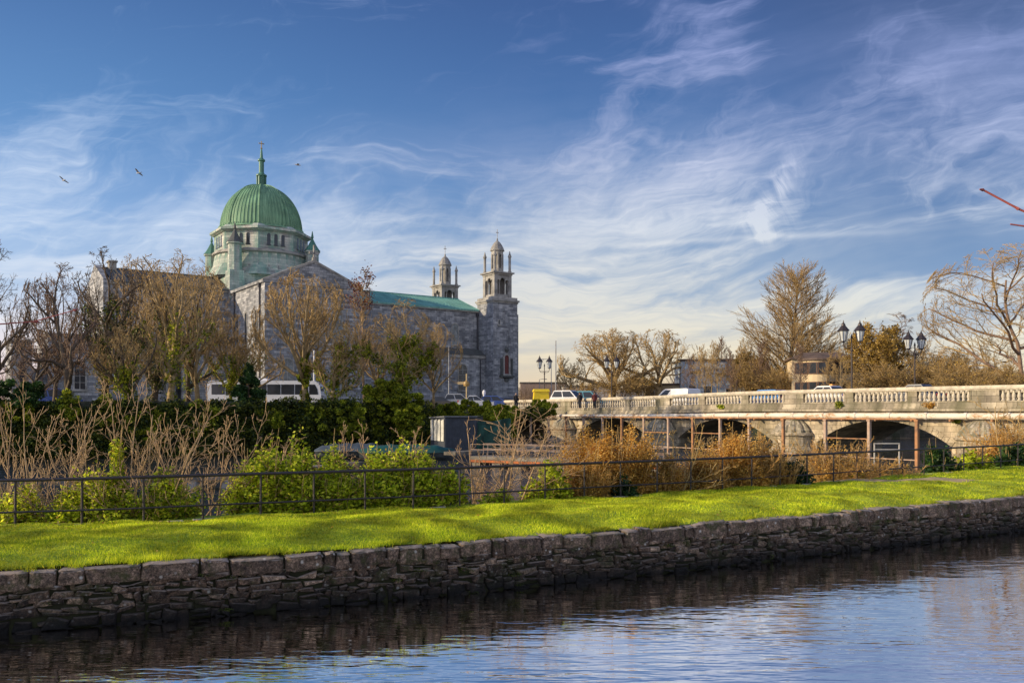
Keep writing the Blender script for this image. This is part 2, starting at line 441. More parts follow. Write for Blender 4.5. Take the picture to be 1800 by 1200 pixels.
# --- canal water
s = N('canal water'); s.base((.010, .009, .006)); s.rough(.035); s.b.inputs['IOR'].default_value = 1.5
s.b.inputs['Specular IOR Level'].default_value = .9
v = s.coord('Object', (.32, 1.15, 1)); a = s.noise(v, 2.6, 1.6, .5, .5)
v2 = s.coord('Object', (.9, 3.2, 1)); b = s.noise(v2, 3.4, 1.0, .5, .3)
v3 = s.coord('Object', (.12, .3, 1)); cc2 = s.ramp(s.noise(v3, 1.4, 3), [(.35, .25), (.65, 1)])
h = s.mix(.28, a, b); h = s.mix(1, h, cc2, 'MULTIPLY'); s.bump(h, .7, .034)
bn = s.b.inputs['Normal'].links[0].from_socket
gl_ = s.add('ShaderNodeBsdfGlossy'); gl_.inputs['Roughness'].default_value = .012; gl_.inputs['Color'].default_value = (1.0, .95, .90, 1); s.link(bn, gl_.inputs['Normal'])
lw = s.add('ShaderNodeLayerWeight'); lw.inputs['Blend'].default_value = .35; s.link(bn, lw.inputs['Normal'])
mx = s.add('ShaderNodeMixShader'); s.link(s.ramp(lw.outputs['Facing'], [(.25, .55), (.6, 1.0)]), mx.inputs[0]); s.link(s.b.outputs[0], mx.inputs[1]); s.link(gl_.outputs[0], mx.inputs[2]); s.link(mx.outputs[0], s.out.inputs['Surface'])
CANALW = s.m
o = sheet('canal_water', CANALW, [(-90, -60), (120, -60), (120, 90), (75, 60)] + [(x, y + .3) for x, y in WL[::-1]] + [(-90, -12)], 0.0)
# --- river water
s = N('river water'); s.base((.022, .024, .022)); s.rough(.08); s.b.inputs['IOR'].default_value = 1.4
v = s.coord('Object', (.8, 1.4, 1)); a = s.noise(v, 1.6, 6, .65, 1.2)
s.bump(a, .8, .22)
fo = s.ramp(s.noise(s.coord('Object', (.35, .9, 1)), 1.1, 9, .8, 1.0), [(.60, 0), (.68, 1)])
s.base(s.mix(fo, (.022, .024, .022), (.42, .42, .46)))
RIVW = s.m
# --- near bank behind and below the camera
NB = simple('near bank turf', (.09, .12, .03), .9, .4, 3)
o = MB().box(-90, 120, -60, 1.6, -1, 2.0).build('near_bank', NB); struct(o)

# --- lawn: from wall edge to the fence line and over it
s = N('mown grass'); v = s.coord('Object')
f1 = s.noise(v, 1.3, 6, .65); f2 = s.noise(v, 14, 5, .7)
c1 = s.ramp(f1, [(.3, (.15, .24, .012)), (.5, (.32, .42, .016)), (.72, (.50, .54, .022))])
c2 = s.ramp(f2, [(.3, .55), (.7, 1.35)])
s.base(s.mix(1, c1, c2, 'MULTIPLY')); s.rough(.8); s.bump(f2, .6, .03)
LAWN = s.m
BL = leafmat('grass blades', (.15, .27, .012), (.58, .66, .020), (.95, .90, .08), .5, .30, .50, 1.4)  # broad dark patches in the tint stand in for shadow bands
wl_ = chain(WL[1:-1], .35); 
def resample(P, n):
    P = np.asarray(P, float); d = np.r_[0, np.cumsum(np.linalg.norm(np.diff(P, axis=0), axis=1))]
    t = np.linspace(0, d[-1], n); return np.stack([np.interp(t, d, P[:, 0]), np.interp(t, d, P[:, 1])], 1)
WLr = np.array(WL[1:-1], float)
FLr = np.array(FL[1:-1], float)
def ray_pair(n):   # pair wall points and fence points that share the view azimuth
    az = np.linspace(math.atan2(-30, 5.8), math.atan2(40, 39.9), n)
    def hit(P):
        a = np.arctan2(P[:, 0], P[:, 1]); return np.stack([np.interp(az, a, P[:, 0]), np.interp(az, a, P[:, 1])], 1)
    return hit(WLr), hit(FLr)
NL = 700
wa, fb = ray_pair(NL)
def undul(x, y):
    return .034 * np.sin(x * 2.1 + 1.3 * np.sin(y * 1.1)) * np.sin(y * 1.7 + .8 * np.sin(x * .7)) + .012 * np.sin(x * 5.3 + y * 2.0) * np.sin(y * 4.1 - x)
def lawn_z(t, x, y):
    t = np.asarray(t, float)
    z = 1.0 + .14 * np.clip(t * 3, 0, 1) + .06 * t + .07 * np.sin(np.clip(t, 0, 1) * PI)
    z = np.where(t > 1.0, 1.2 - (t - 1.0) * .25, z)
    z = np.where(t > 1.16, 1.16 - (t - 1.16) * 2.6, z)
    return z + undul(x, y) * np.clip(t * 8, 0, 1) * (1 + .4 * (t > .2))
ts = np.r_[np.linspace(.035, 1.16, 60), np.linspace(1.2, 1.6, 8)]
P = wa[None] + (fb - wa)[None] * ts[:, None, None]
Zl = lawn_z(ts[:, None], P[..., 0], P[..., 1])
Vv = np.concatenate([P, Zl[..., None]], 2).reshape(-1, 3)
i, j = np.meshgrid(np.arange(len(ts) - 1), np.arange(NL - 1), indexing='ij')
q = (i * NL + j).ravel()
lawn = struct(np_mesh('lawn', Vv, np.stack([q, q + 1, q + NL + 1, q + NL], 1), LAWN, smooth=True))
# blades
def blades(n, tmax, seed, hmin, hmax, w):
    g = np.random.default_rng(seed)
    k = g.random(n); u = np.power(g.random(n), 1) * tmax
    idx = np.clip((k * (NL - 1)), 0, NL - 1.001); i0 = idx.astype(int); fr = (idx - i0)[:, None]
    a = wa[i0] * (1 - fr) + wa[i0 + 1] * fr; b = fb[i0] * (1 - fr) + fb[i0 + 1] * fr
    p = a + (b - a) * u[:, None]
    keep = (np.abs(p[:, 0] / p[:, 1]) < .68)
    bare = ((p[:, 0] - 13.6) / 3.0) ** 2 + ((p[:, 1] - 30.0) / .9) ** 2
    keep &= (bare > .6 + .7 * g.random(n)); keep &= u > .055 + .02 * np.sin(p[:, 0] * 3.1) + .03 * g.normal(size=n) * .5
    p = p[keep]; u = u[keep]; m = len(p)
    z = lawn_z(u, p[:, 0], p[:, 1]) - .008
    hh = g.uniform(hmin, hmax, m) * (.75 + .5 * (np.sin(p[:, 0] * 1.9 + 2 * np.sin(p[:, 1])) * .5 + .5)) * (1 + .8 * (u < .06)); an = g.uniform(0, 2 * PI, m)
    dist = p[:, 1] / 16; ww = w * dist
    dx = np.cos(an) * ww; dy = np.sin(an) * ww
    lx = g.normal(0, .35, m) * hh; ly = g.normal(0, .35, m) * hh
    V = np.empty((m, 3, 3))
    V[:, 0] = np.stack([p[:, 0] - dx, p[:, 1] - dy, z], 1); V[:, 1] = np.stack([p[:, 0] + dx, p[:, 1] + dy, z], 1)
    V[:, 2] = np.stack([p[:, 0] + lx, p[:, 1] + ly, z + hh], 1)
    return V.reshape(-1, 3), np.arange(m * 3).reshape(-1, 3)
V_, F_ = blades(520000, 1.02, 3, .025, .065, .006)
o = np_mesh('grass', V_, F_, BL); tag(o, 'short bright green grass covering the strip above the stone wall', 'grass', kind='stuff')
# ragged tufts leaning over the coping, and dead leaves
def tufts():
    g = np.random.default_rng(17); Vs = []
    for _ in range(520):
        k = g.uniform(0, NL - 1.01); i0 = int(k); a = wa[i0] + (wa[i0 + 1] - wa[i0]) * (k - i0); b = fb[i0] + (fb[i0 + 1] - fb[i0]) * (k - i0)
        u = abs(g.normal(.045, .018)); c = a + (b - a) * u
        if abs(c[0] / c[1]) > .66: continue
        m = int(g.uniform(14, 40)); p = c + g.normal(0, .05, (m, 2)); z = lawn_z(np.full(m, u), p[:, 0], p[:, 1]) - .01; hh = g.uniform(.05, .13, m); an = g.uniform(0, 2 * PI, m); w = .005 * c[1] / 16
        V = np.empty((m, 3, 3)); dx, dy = np.cos(an) * w, np.sin(an) * w
        V[:, 0] = np.stack([p[:, 0] - dx, p[:, 1] - dy, z], 1); V[:, 1] = np.stack([p[:, 0] + dx, p[:, 1] + dy, z], 1)
        V[:, 2] = np.stack([p[:, 0] + g.normal(.02, .05, m), p[:, 1] - .04 + g.normal(0, .05, m), z + hh], 1); Vs.append(V.reshape(-1, 3))
    V = np.concatenate(Vs); return V, np.arange(len(V)).reshape(-1, 3)
V_, F_ = tufts(); o = np_mesh('grass', V_, F_, BL); tag(o, 'ragged longer grass tufts along the top edge of the stone wall', 'grass', kind='stuff')
g = np.random.default_rng(23); n = 1500; k = g.uniform(0, NL - 1.01, n); i0 = k.astype(int); u = np.where(g.random(n) < .55, 1 - np.abs(g.normal(0, .08, n)), g.uniform(.06, 1, n)); c = wa[i0] + (fb[i0] - wa[i0]) * u[:, None]
z = lawn_z(u, c[:, 0], c[:, 1]) + .03; a = g.normal(size=(n, 3)); a[:, 2] *= .3; a /= np.linalg.norm(a, axis=1)[:, None]; b = np.cross(a, np.array([0, 0, 1.]) + g.normal(0, .3, (n, 3))); P3 = np.stack([c[:, 0], c[:, 1], z], 1); sz = g.uniform(.015, .04, n)[:, None]
V_ = np.stack([P3 - a * sz, P3 + b * sz * .6, P3 + a * sz, P3 - b * sz * .6], 1).reshape(-1, 3)
o = np_mesh('fallen_leaves', V_, np.arange(n * 4).reshape(-1, 4), TANL); tag(o, 'scattered dead brown leaves lying on the grass', 'leaves', kind='stuff')
# bare worn soil patch
SOIL = simple('worn soil', (.42, .32, .17), .95, .35, 5)
vs = []; n = 40
for k in range(n):
    a = 2 * PI * k / n; r = 1 + .25 * math.sin(3 * a + 1) + .12 * math.sin(7 * a)
    vs.append((13.6 + 2.7 * r * math.cos(a), 30.0 + .75 * r * math.sin(a)))
# soil follows the lawn: small offset copy of the lawn grid inside the patch
inside = ((Vv[:, 0] - 13.6) / 3.0) ** 2 + ((Vv[:, 1] - 30.0) / .9) ** 2 < 1.05
fq = np.stack([q, q + 1, q + NL + 1, q + NL], 1); m_ = inside[fq].all(1)
used, inv = np.unique(fq[m_], return_inverse=True)
struct(np_mesh('bare_soil_patch', Vv[used] + np.array([0, 0, .006]), inv.reshape(-1, 4), SOIL, smooth=True))

# --- quay wall of real stones
def wall_frames(pts, ds):
    P = np.asarray(pts, float); d = np.r_[0, np.cumsum(np.linalg.norm(np.diff(P, axis=0), axis=1))]
    return P, d
WP, WD = wall_frames(WL, 1)
def wall_at(sv):
    x = np.interp(sv, WD, WP[:, 0]); y = np.interp(sv, WD, WP[:, 1])
    x2 = np.interp(sv + .5, WD, WP[:, 0]); y2 = np.interp(sv + .5, WD, WP[:, 1]); x1 = np.interp(sv - .5, WD, WP[:, 0]); y1 = np.interp(sv - .5, WD, WP[:, 1])
    tx, ty = x2 - x1, y2 - y1; l = np.hypot(tx, ty); return x, y, tx / l, ty / l
WAV = np.random.default_rng(99).normal(size=(3, 64))
def sn(x, y, z, f):      # cheap smooth noise
    return (np.sin(x * f * 1.7 + 2.1 * np.sin(y * f * 1.3 + 1) + z) + np.sin(y * f * 2.3 + 1.7 * np.sin(x * f * .9 + 2) + 1.3 * z) + np.sin((x + y) * f * 3.1 + z * 2.2) * .6) / 2.6
def stones(rects, depth, seed, nu=16, nv=10, jit=.02, power=5):
    g = np.random.default_rng(seed); Vs = []; Fs = []; off = 0
    u = np.linspace(-1, 1, nu); v = np.linspace(-1, 1, nv); U, Vg = np.meshgrid(u, v)
    Ub = np.sign(U) * np.abs(U) ** .6; Vb = np.sign(Vg) * np.abs(Vg) ** .6
    jj, ii = np.meshgrid(np.arange(nv - 1), np.arange(nu - 1), indexing='ij'); qq = (jj * nu + ii).ravel()
    fq = np.stack([qq, qq + 1, qq + nu + 1, qq + nu], 1)
    for (s0, s1, z0, z1, dd) in rects:
        cu = (s0 + s1) / 2; cv = (z0 + z1) / 2; hu = (s1 - s0) / 2; hv = (z1 - z0) / 2
        jc = g.normal(0, jit, (4, 2))
        S = cu + hu * Ub; Zz = cv + hv * Vb
        bw = [((1 - Ub) * (1 - Vb)), ((1 + Ub) * (1 - Vb)), ((1 + Ub) * (1 + Vb)), ((1 - Ub) * (1 + Vb))]
        S = S + sum(b / 4 * jc[k, 0] for k, b in enumerate(bw)); Zz = Zz + sum(b / 4 * jc[k, 1] for k, b in enumerate(bw))
        rr = (1 - np.abs(Ub) ** power) * (1 - np.abs(Vb) ** power)
        D = (depth + dd) * np.clip(rr, 0, 1) ** .45 + .024 * sn(S * 1, Zz * 1, g.random() * 9, 9) * (rr > 0) + .014 * sn(S, Zz, g.random() * 9, 26) + .008 * sn(S, Zz, g.random() * 9, 61)
        D = D + g.normal(0, .010) + g.normal(0, .012) * Ub + g.normal(0, .012) * Vb
        D = np.where(rr <= 0, -.06, D)
        x, y, tx, ty = wall_at(S)
        nx, ny = ty, -tx     # towards the canal
        Vs.append(np.stack([x + nx * D, y + ny * D, Zz], 2).reshape(-1, 3)); Fs.append(fq + off); off += nu * nv
    return np.concatenate(Vs), np.concatenate(Fs)
def stonemat(name, dark, mid, light, lich=.5):
    s = N(name); g = s.add('ShaderNodeNewGeometry'); v = s.coord('Object')
    c = s.ramp(g.outputs['Random Per Island'], [(0, dark), (.45, mid), (.8, mid), (1, light)])
    c = s.mix(1, c, s.ramp(s.noise(v, 7, 10, .78), [(.36, .3), (.5, .9), (.64, 1.9)]), 'MULTIPLY')
    c = s.mix(.9, c, s.ramp(s.noise(v, 26, 8, .8), [(.40, .25), (.5, .9), (.60, 2.2)]), 'MULTIPLY')
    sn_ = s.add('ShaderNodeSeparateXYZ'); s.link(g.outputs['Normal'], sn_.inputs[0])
    c = s.mix(s.ramp(sn_.outputs[2], [(.55, 0), (.8, .75)]), c, (.46, .38, .32))  # sunlit look of the tops painted in: upward faces paler, as if lichened
    vo2 = s.add('ShaderNodeTexVoronoi'); vo2.inputs['Scale'].default_value = 7; s.link(v, vo2.inputs['Vector'])
    rr_ = s.ramp(vo2.outputs['Color'], [(.66, 0), (.72, .85)]); dd_ = s.ramp(vo2.outputs['Distance'], [(.12, 1), (.26, 0)])
    c = s.mix(s.mix(1, rr_, dd_, 'MULTIPLY'), c, (.62, .60, .54))
    c = s.mix(s.ramp(s.noise(v, 2.2, 7, .75), [(.50, 0), (.62, .8)]), c, (.045, .055, .010))
    vo = s.add('ShaderNodeTexVoronoi'); vo.inputs['Scale'].default_value = 3.2; s.link(v, vo.inputs['Vector'])
    sp = s.ramp(vo.outputs['Distance'], [(.05, lich), (.10, 0)])
    c = s.mix(sp, c, (.55, .52, .47))
    c = s.mix(s.ramp(s.noise(v, 17, 6, .8), [(.56, 0), (.66, lich)]), c, (.36, .32, .26))
    sep = s.add('ShaderNodeSeparateXYZ'); s.link(v, sep.inputs[0])
    wet = s.ramp(sep.outputs[2], [(.05, .05), (.25, .40), (.6, 1)])
    c = s.mix(1, c, wet, 'MULTIPLY')
    s.base(c); s.rough(.88); s.bump(s.noise(v, 24, 8, .8), 1, .035)
    return s.m
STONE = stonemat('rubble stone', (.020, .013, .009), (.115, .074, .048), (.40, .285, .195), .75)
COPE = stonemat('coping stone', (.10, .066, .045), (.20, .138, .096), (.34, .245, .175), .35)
MOSS = simple('mossy mortar', (.012, .012, .006), .95, .5, 6, c2=(.03, .035, .01))
root = empty('stone_quay_wall', (0, 0, 0), 0, 'low rubble stone wall with squared coping edging the canal below the grass', 'wall')
g = random.Random(5)
rects = []; sx = WD[1] + 4; send = WD[-1] - 12
zc = lambda s_: .76 + .05 * math.sin(s_ * .35) * 1
heights = []
x = sx; cop = []
while x < send:
    w = g.uniform(.34, .95) if g.random() < .65 else g.uniform(.22, .42)
    zb = .70 + g.uniform(-.05, .06); zt = interp([(0, .97), (20, .98), (40, 1.04), (60, 1.08), (90, 1.12)], x - sx) + g.uniform(-.035, .03)
    cop.append((x + .006, x + w - .012, zb, zt, g.uniform(-.02, .03))); x += w
# rubble courses, broken up
z = -.22
while z < .74:
    h = g.uniform(.09, .21)
    if z + h > .70: h = .75 - z
    x = sx + g.uniform(-.3, 0)
    while x < send:
        w = g.uniform(.12, .46)
        dz = g.uniform(-.02, .02)
        if h > .13 and g.random() < .28:
            f_ = g.uniform(.35, .65); rects.append((x, x + w - .004, z + dz, z + h * f_ - .008 + dz, g.uniform(-.02, .02)))
            rects.append((x, x + w - .004, z + h * f_ + dz, z + h - .01 + dz, g.uniform(-.02, .02)))
        else: rects.append((x, x + w - .004, z + dz, z + h - .01 + dz + g.choice((0, 0, .03)), g.uniform(-.02, .03)))
        x += w
    z += h
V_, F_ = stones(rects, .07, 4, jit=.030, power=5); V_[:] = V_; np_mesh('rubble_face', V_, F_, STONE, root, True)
# coping: front face stones plus irregular tops
V_, F_ = stones(cop, .10, 6, 20, 12, .022, 9)
def copetops():
    Vs = []; Fs = []; off = 0; gg = np.random.default_rng(8)
    for (s0, s1, z0, z1, dd) in cop:
        S = np.linspace(s0 + .01, s1 - .01, 8); T = np.array([-.085 - dd, -.06 - dd, .08, .22, .36, .40])
        SS, TT = np.meshgrid(S, T); x, y, tx, ty = wall_at(SS)
        Zz = z1 - .004 + .012 * sn(SS, TT, gg.random() * 9, 11) - .03 * (TT < -.07 - dd) - .05 * (TT > .38)
        edge = (np.abs((SS - (s0 + s1) / 2) / ((s1 - s0) / 2)) > .93); Zz = Zz - .02 * edge
        Vs.append(np.stack([x - ty * TT, y + tx * TT, Zz], 2).reshape(-1, 3))
        jj, ii = np.meshgrid(np.arange(5), np.arange(7), indexing='ij'); qq = (jj * 8 + ii).ravel()
        Fs.append(np.stack([qq, qq + 1, qq + 9, qq + 8], 1) + off); off += 48
    return np.concatenate(Vs), np.concatenate(Fs)
V2, F2 = copetops()
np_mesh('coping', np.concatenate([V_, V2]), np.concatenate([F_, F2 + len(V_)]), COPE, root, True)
mm = MB(); cs = chain(WL[1:], 1.0)
for a, b in zip(cs, cs[1:]):
    d = (b - a) / np.linalg.norm(b - a); nn = np.array([d[1], -d[0]])
    p = [a - nn * .02, b - nn * .02, b - nn * .5, a - nn * .5]
    mm.add([(*p[0], -.6), (*p[1], -.6), (*p[1], .96), (*p[0], .96), (*p[3], .985), (*p[2], .985)], [(0, 1, 2, 3), (3, 2, 5, 4)])
mm.build('mortar_core', MOSS, root)
# moss tufts hanging in the joints
def leafcloud(centres, n, size, g, flat=1.0):
    """centres: array (k,6) of x,y,z,rx,ry,rz weights by volume; returns V,F of folded leaf quads"""
    C = np.asarray(centres, float); w = (C[:, 3] * C[:, 4] * C[:, 5]) ** (2 / 3); w /= w.sum()
    k = g.choice(len(C), n, p=w); d = g.normal(size=(n, 3)); d /= np.linalg.norm(d, axis=1)[:, None]
    rr = (1 - np.abs(g.normal(0, .28, n))).clip(0, 1.1)[:, None]
    p = C[k, :3] + d * rr * C[k, 3:6]
    a = g.normal(size=(n, 3)); a /= np.linalg.norm(a, axis=1)[:, None]
    b = np.cross(a, g.normal(size=(n, 3))); b /= np.linalg.norm(b, axis=1)[:, None]
    sz = (size * g.uniform(.6, 1.4, n))[:, None]
    V = np.empty((n, 4, 3)); V[:, 0] = p - a * sz; V[:, 1] = p + b * sz * .55; V[:, 2] = p + a * sz; V[:, 3] = p - b * sz * .55
    return V.reshape(-1, 3), np.arange(n * 4).reshape(-1, 4)
gm = np.random.default_rng(31); cents = []
for k in range(130):
    s_ = gm.uniform(sx, send); zz = gm.choice([.68, .5, .3, .1, .72]) + gm.normal(0, .04); x, y, tx, ty = wall_at(s_)
    cents.append((x + ty * .07, y - tx * .07, zz, gm.uniform(.05, .25), .05, gm.uniform(.02, .07)))
V_, F_ = leafcloud(cents, 16000, .012, gm)
MOSSL = leafmat('moss tufts', (.02, .04, .006), (.06, .09, .012), (.16, .19, .02), .2)
o = np_mesh('wall_moss', V_, F_, MOSSL, root)

# --- far bank ground to the horizon, river
s = N('far ground'); v = s.coord('Object')
s.base(s.ramp(s.noise(v, .05, 7, .6), [(.35, (.05, .06, .025)), (.6, (.11, .10, .05)), (.8, (.14, .12, .09))])); s.rough(.95)
LAND = [(-1500, 30), (-70, 52), (-40, 56), (-22, 62), (-9, 72), (-5.5, 90), (-4, 106), (12, 110), (30, 110), (60, 100), (120, 80), (300, 60), (1500, 40)]
far = MB(); n = len(LAND)
far.add([(x, y, GZ) for x, y in LAND] + [(2500, 5000, GZ), (-2500, 5000, GZ)], [tuple(range(n + 2))])
struct(far.build('ground', s.m))
o = sheet('river_water', RIVW, [(-1500, 29)] + [(x, y - .05) for x, y in LAND[1:]] + [(1500, 30), (80, 79), (48, 56.6), (33, 45.4)] + [(x + .12 * (x / y), y + .35) for x, y in FPT[::-1]] + [(-38, 12.4), (-60, 4.3), (-1500, 0)], RIV)
QUAY = masonry('quay masonry', (.10, .09, .075), (.17, .155, .13), (.05, .05, .04), .8, .35, (.03, .05, .02), .8)
q_ = MB()
for a, b in zip(LAND[1:-1], LAND[2:]):
    q_.add([(a[0], a[1], -1), (b[0], b[1], -1), (b[0], b[1], GZ + .25), (a[0], a[1], GZ + .25), (b[0], b[1] + .5, GZ + .25), (a[0], a[1] + .5, GZ + .25)], [(0, 1, 2, 3), (3, 2, 4, 5)])
o = q_.build('river_quay_wall', QUAY); tag(o, 'dark masonry quay wall along the far river bank, mostly overgrown with ivy', 'wall')
# road and pavement on the far bank
ASPH = simple('asphalt', (.06, .06, .062), .9, .2, 3); PAVE = simple('pavement', (.22, .21, .20), .9, .2, 2)
ROADL = [(-90, 62), (-45, 74), (-22, 88), (-8, 104), (6, 112), (40, 132), (120, 170)]
def ribbon(name, mat, pts, w0, w1, z, th=0):
    m = MB(); P = [np.array(p, float) for p in pts]; L = []
    for i, p in enumerate(P):
        d = P[min(i + 1, len(P) - 1)] - P[max(i - 1, 0)]; d /= np.linalg.norm(d); nn = np.array([-d[1], d[0]])
        L.append((p + nn * w0, p + nn * w1))
    for (a, b), (c, d) in zip(L, L[1:]):
        if th: m.add([(*a, z), (*b, z), (*d, z), (*c, z), (*a, z - th), (*b, z - th), (*d, z - th), (*c, z - th)], [(0, 2, 1) if 0 else (0, 3, 2, 1)[::-1], (4, 5, 6, 7), (0, 4, 7, 3), (1, 2, 6, 5)])
        else: m.add([(*a, z), (*c, z), (*d, z), (*b, z)], [(0, 1, 2, 3)])
    return struct(m.build(name, mat))
ribbon('road', ASPH, ROADL, -4, 4, GZ + .008)
ribbon('pavement', PAVE, ROADL, -6.2, -4.02, GZ + .12, .14)

# ================================================================== CATHEDRAL (local frame: x along the nave, y away from the camera)
CA = math.atan(.7)
root = empty('cathedral', (-41.4, 141, 0), CA, 'grey stone cathedral with green copper dome, twin belfries and long nave behind the trees', 'cathedral')
cath = root
BZ = GZ - .3
EA, RG = 22.5, 25.2
wN, wA = 7.1, 9.4        # nave half width, aisle half width
walls = MB()
walls.box(-24.5, 44, -wN, wN, BZ, EA)
walls.build('wall', LIME, root)
MB().box(-15, 38.2, -wA, wA, BZ, 14.0).build('aisle_wall', LIME, root)
# nave + choir gables (end walls) and roofs
def gableroof(name, x0, x1, hw, ze, zr, mat, over=.35):
    m = MB(); t = .25
    m.poly_x([(-hw - over, ze - .10), (0, zr), (hw + over, ze - .10), (hw + over, ze - .10 - t), (0, zr - t), (-hw - over, ze - .10 - t)], x0, x1)
    o = m.build(name, mat, root)
    r = MB()
    n = int((x1 - x0) / .55)
    for i in range(n + 1):
        x = x0 + (x1 - x0) * i / n
        for sg in (-1, 1): r.bar((x, sg * (hw + over), ze - .06), (x, 0, zr + .04), .035, n=4)
    r.bar((x0, 0, zr + .05), (x1, 0, zr + .05), .12, n=6)
    r.build('standing_seams', mat, o); return o
gableroof('nave_roof', 7.0, 38.0, wN, EA, RG, COPPERB)
gableroof('choir_roof', -24.0, -7.2, wN, EA, RG, COPPERB if 0 else SLATE)
MB().poly_x([(-wN - .1, BZ), (wN + .1, BZ), (wN + .1, EA + .1), (0, RG + .35), (-wN - .1, EA + .1)], -25.1, -24.3).build('choir_gable', LIME, root)
MB().box(-23.2, -22.2, -.8, .8, RG - .6, RG + .85).box(-23.35, -22.05, -.95, .95, RG + .85, RG + 1.1).build('chimney', TRIM, root)
# lean-to aisle roofs
m = MB()
for sg in (-1, 1): m.add([(-15, sg * (wA + .3), 13.95), (38.4, sg * (wA + .3), 13.95), (38.4, sg * (wN - .02), 15.3), (-15, sg * (wN - .02), 15.3)], [(0, 1, 2, 3) if sg < 0 else (3, 2, 1, 0)])
m.build('aisle_roof', SLATE, root)
# cornices / string courses
m = MB()
m.box(7, 38, -wN - .28, -wN - .002, EA - .55, EA - .1); m.build('cornice', TRIM, root)
MB().box(-24.5, -7.3, -wN - .28, -wN - .002, EA - .55, EA - .1).build('cornice', TRIM, root)
MB().box(7.3, 38, -wA - .2, -wA - .002, 13.4, 13.9).build('string_course', TRIM, root)
MB().box(7.3, 38, -wA - .12, -wA - .002, BZ, 6.0).build('base_course', TRIM, root)
# transept (near) and far one
tb, ta = 22.7, 7.2
MB().box(-ta, ta, -tb, -wN - .01, BZ, 21.9).build('transept_wall', LIME, root)
MB().box(-ta, ta, wN + .01, tb, BZ, 21.9).build('transept_wall', LIME, root)
m = MB(); m.poly_y([(-ta - .25, 21.7), (ta + .25, 21.7), (ta + .25, 22.2), (0, 25.4), (-ta - .25, 22.2)], -tb - .15, -tb + .9)
m.box(-ta - .28, -ta + .5, -tb - .02, -wN, 21.75, 22.15)
m.build('transept_gable', LIME, root)
m = MB()
m.poly_y([(-ta - .3, 21.9), (ta + .3, 21.9), (0, 24.9)], -tb + .9, -5); m.poly_y([(-ta - .3, 21.9), (ta + .3, 21.9), (0, 24.9)], 5, tb)
m.build('transept_roof', COPPERB, root)
m = MB(); m.add([(-ta - .35, -tb - .25, 22.15), (0, -tb - .25, 25.45), (0, -tb + 1.0, 25.5), (-ta - .35, -tb + 1.0, 22.2), (ta + .35, -tb - .25, 22.15), (ta + .35, -tb + 1.0, 22.2),
               (-ta - .35, -tb - .25, 21.8), (0, -tb - .25, 25.1), (ta + .35, -tb - .25, 21.8)], [(0, 1, 2, 3), (1, 4, 5, 2), (6, 7, 1, 0), (7, 8, 4, 1)])
m.build('gable_coping', TRIM, root)
m = MB(); m.box(-.12, .12, -tb - .1, -tb + .1, 25.3, 27.6).box(-.75, .75, -tb - .1, -tb + .1, 26.3, 26.6).lathe([(.35, 25.4), (.35, 25.8), (.15, 25.9)], 8, (0, -tb))
m.build('gable_cross', TRIM, root)
# low side chapels on the left
MB().box(-32.9 + .6, -16, -10.2, 2.5, BZ, 13.9).build('chapel', LIME, root)
MB().box(-36.6, -34.2, -10.4, -2, BZ, 12.9).build('chapel', LIME, root)
m = MB(); m.box(-32.6, -15.9, -10.5, 2.7, 13.9, 14.3); m.box(-36.8, -34.0, -10.6, -1.8, 12.9, 13.2); m.build('parapet', TRIM, root)
MB().box(-34.2, -32.3, -8.6, 2.3, BZ, 9.5).build('chapel', LIME, root)
# windows: round-headed with raised surround; f = 'x' faces -y wall at y, 'y' faces -x wall
def window(px, wall, z0, z1, w, axis='x', glass=GLASSD, frame=.22, proud=.09):
    T = Matrix.Translation((px, wall, 0)) if axis == 'x' else Matrix.Translation((wall, px, 0)) @ Matrix.Rotation(-PI / 2, 4, 'Z')
    n = 9; r = w / 2
    inner = [(-r, z0)] + [(-r * math.cos(PI * k / (n - 1)), z1 - r + r * math.sin(PI * k / (n - 1))) for k in range(n)] + [(r, z0)]
    R2 = r + frame
    outer = [(-R2, z0 - .02)] + [(-R2 * math.cos(PI * k / (n - 1)), z1 - r + R2 * math.sin(PI * k / (n - 1))) for k in range(n)] + [(R2, z0 - .02)]
    m = MB(T); k = len(inner)
    vs = [(p[0], -proud, p[1]) for p in inner] + [(p[0], -proud, p[1]) for p in outer] + [(p[0], .02, p[1]) for p in inner] + [(p[0], .02, p[1]) for p in outer]
    fs = []
    for i in range(k - 1):
        fs += [(i, k + i, k + i + 1, i + 1), (i + 1, 2 * k + i + 1, 2 * k + i, i), (k + i, 3 * k + i, 3 * k + i + 1, k + i + 1)]
    m.add(vs, fs); m.box(-R2 - .1, R2 + .1, -proud - .12, .02, z0 - .28, z0)
    f = m.build('window', TRIM, root)
    m = MB(T); m.add([(p[0], -.03, p[1]) for p in inner], [tuple(range(k))]); m.build('pane', glass, f)
    if w > 1:
        m = MB(T)
        m.box(-.04, .04, -.07, -.032, z0, z1 - .05)
        zz = z0 + .9
        while zz < z1 - r: m.box(-r, r, -.062, -.031, zz - .03, zz + .03); zz += .9
        m.build('glazing_bars', TRIM, f)
    return f
for a in (12.4, 19.6, 26.6, 33.0): window(a, -wN, 15.9, 19.6, 1.15, glass=GLASSL)
for a in (12.4, 20.0, 28.0, 33.2): window(a, -wA, 7.6, 12.2, 1.7, glass=GLASSL if a < 30 else GLASSD)
for a in (-22, -17, -12.0): window(a, -wN, 15.9, 19.6, 1.15, glass=GLASSD)
for b in (-19.2, -14.6, -10.6): window(b, -ta, 13.6, 18.2, .85, 'y', GLASSD, .12)
for b in (-18.5, -13.0): window(b, -ta, 6.5, 10.4, 1.2, 'y', GLASSL)
for a in (-3.6, 0, 3.6): window(a, -tb, 13.5, 18.8, 1.3, glass=GLASSL)
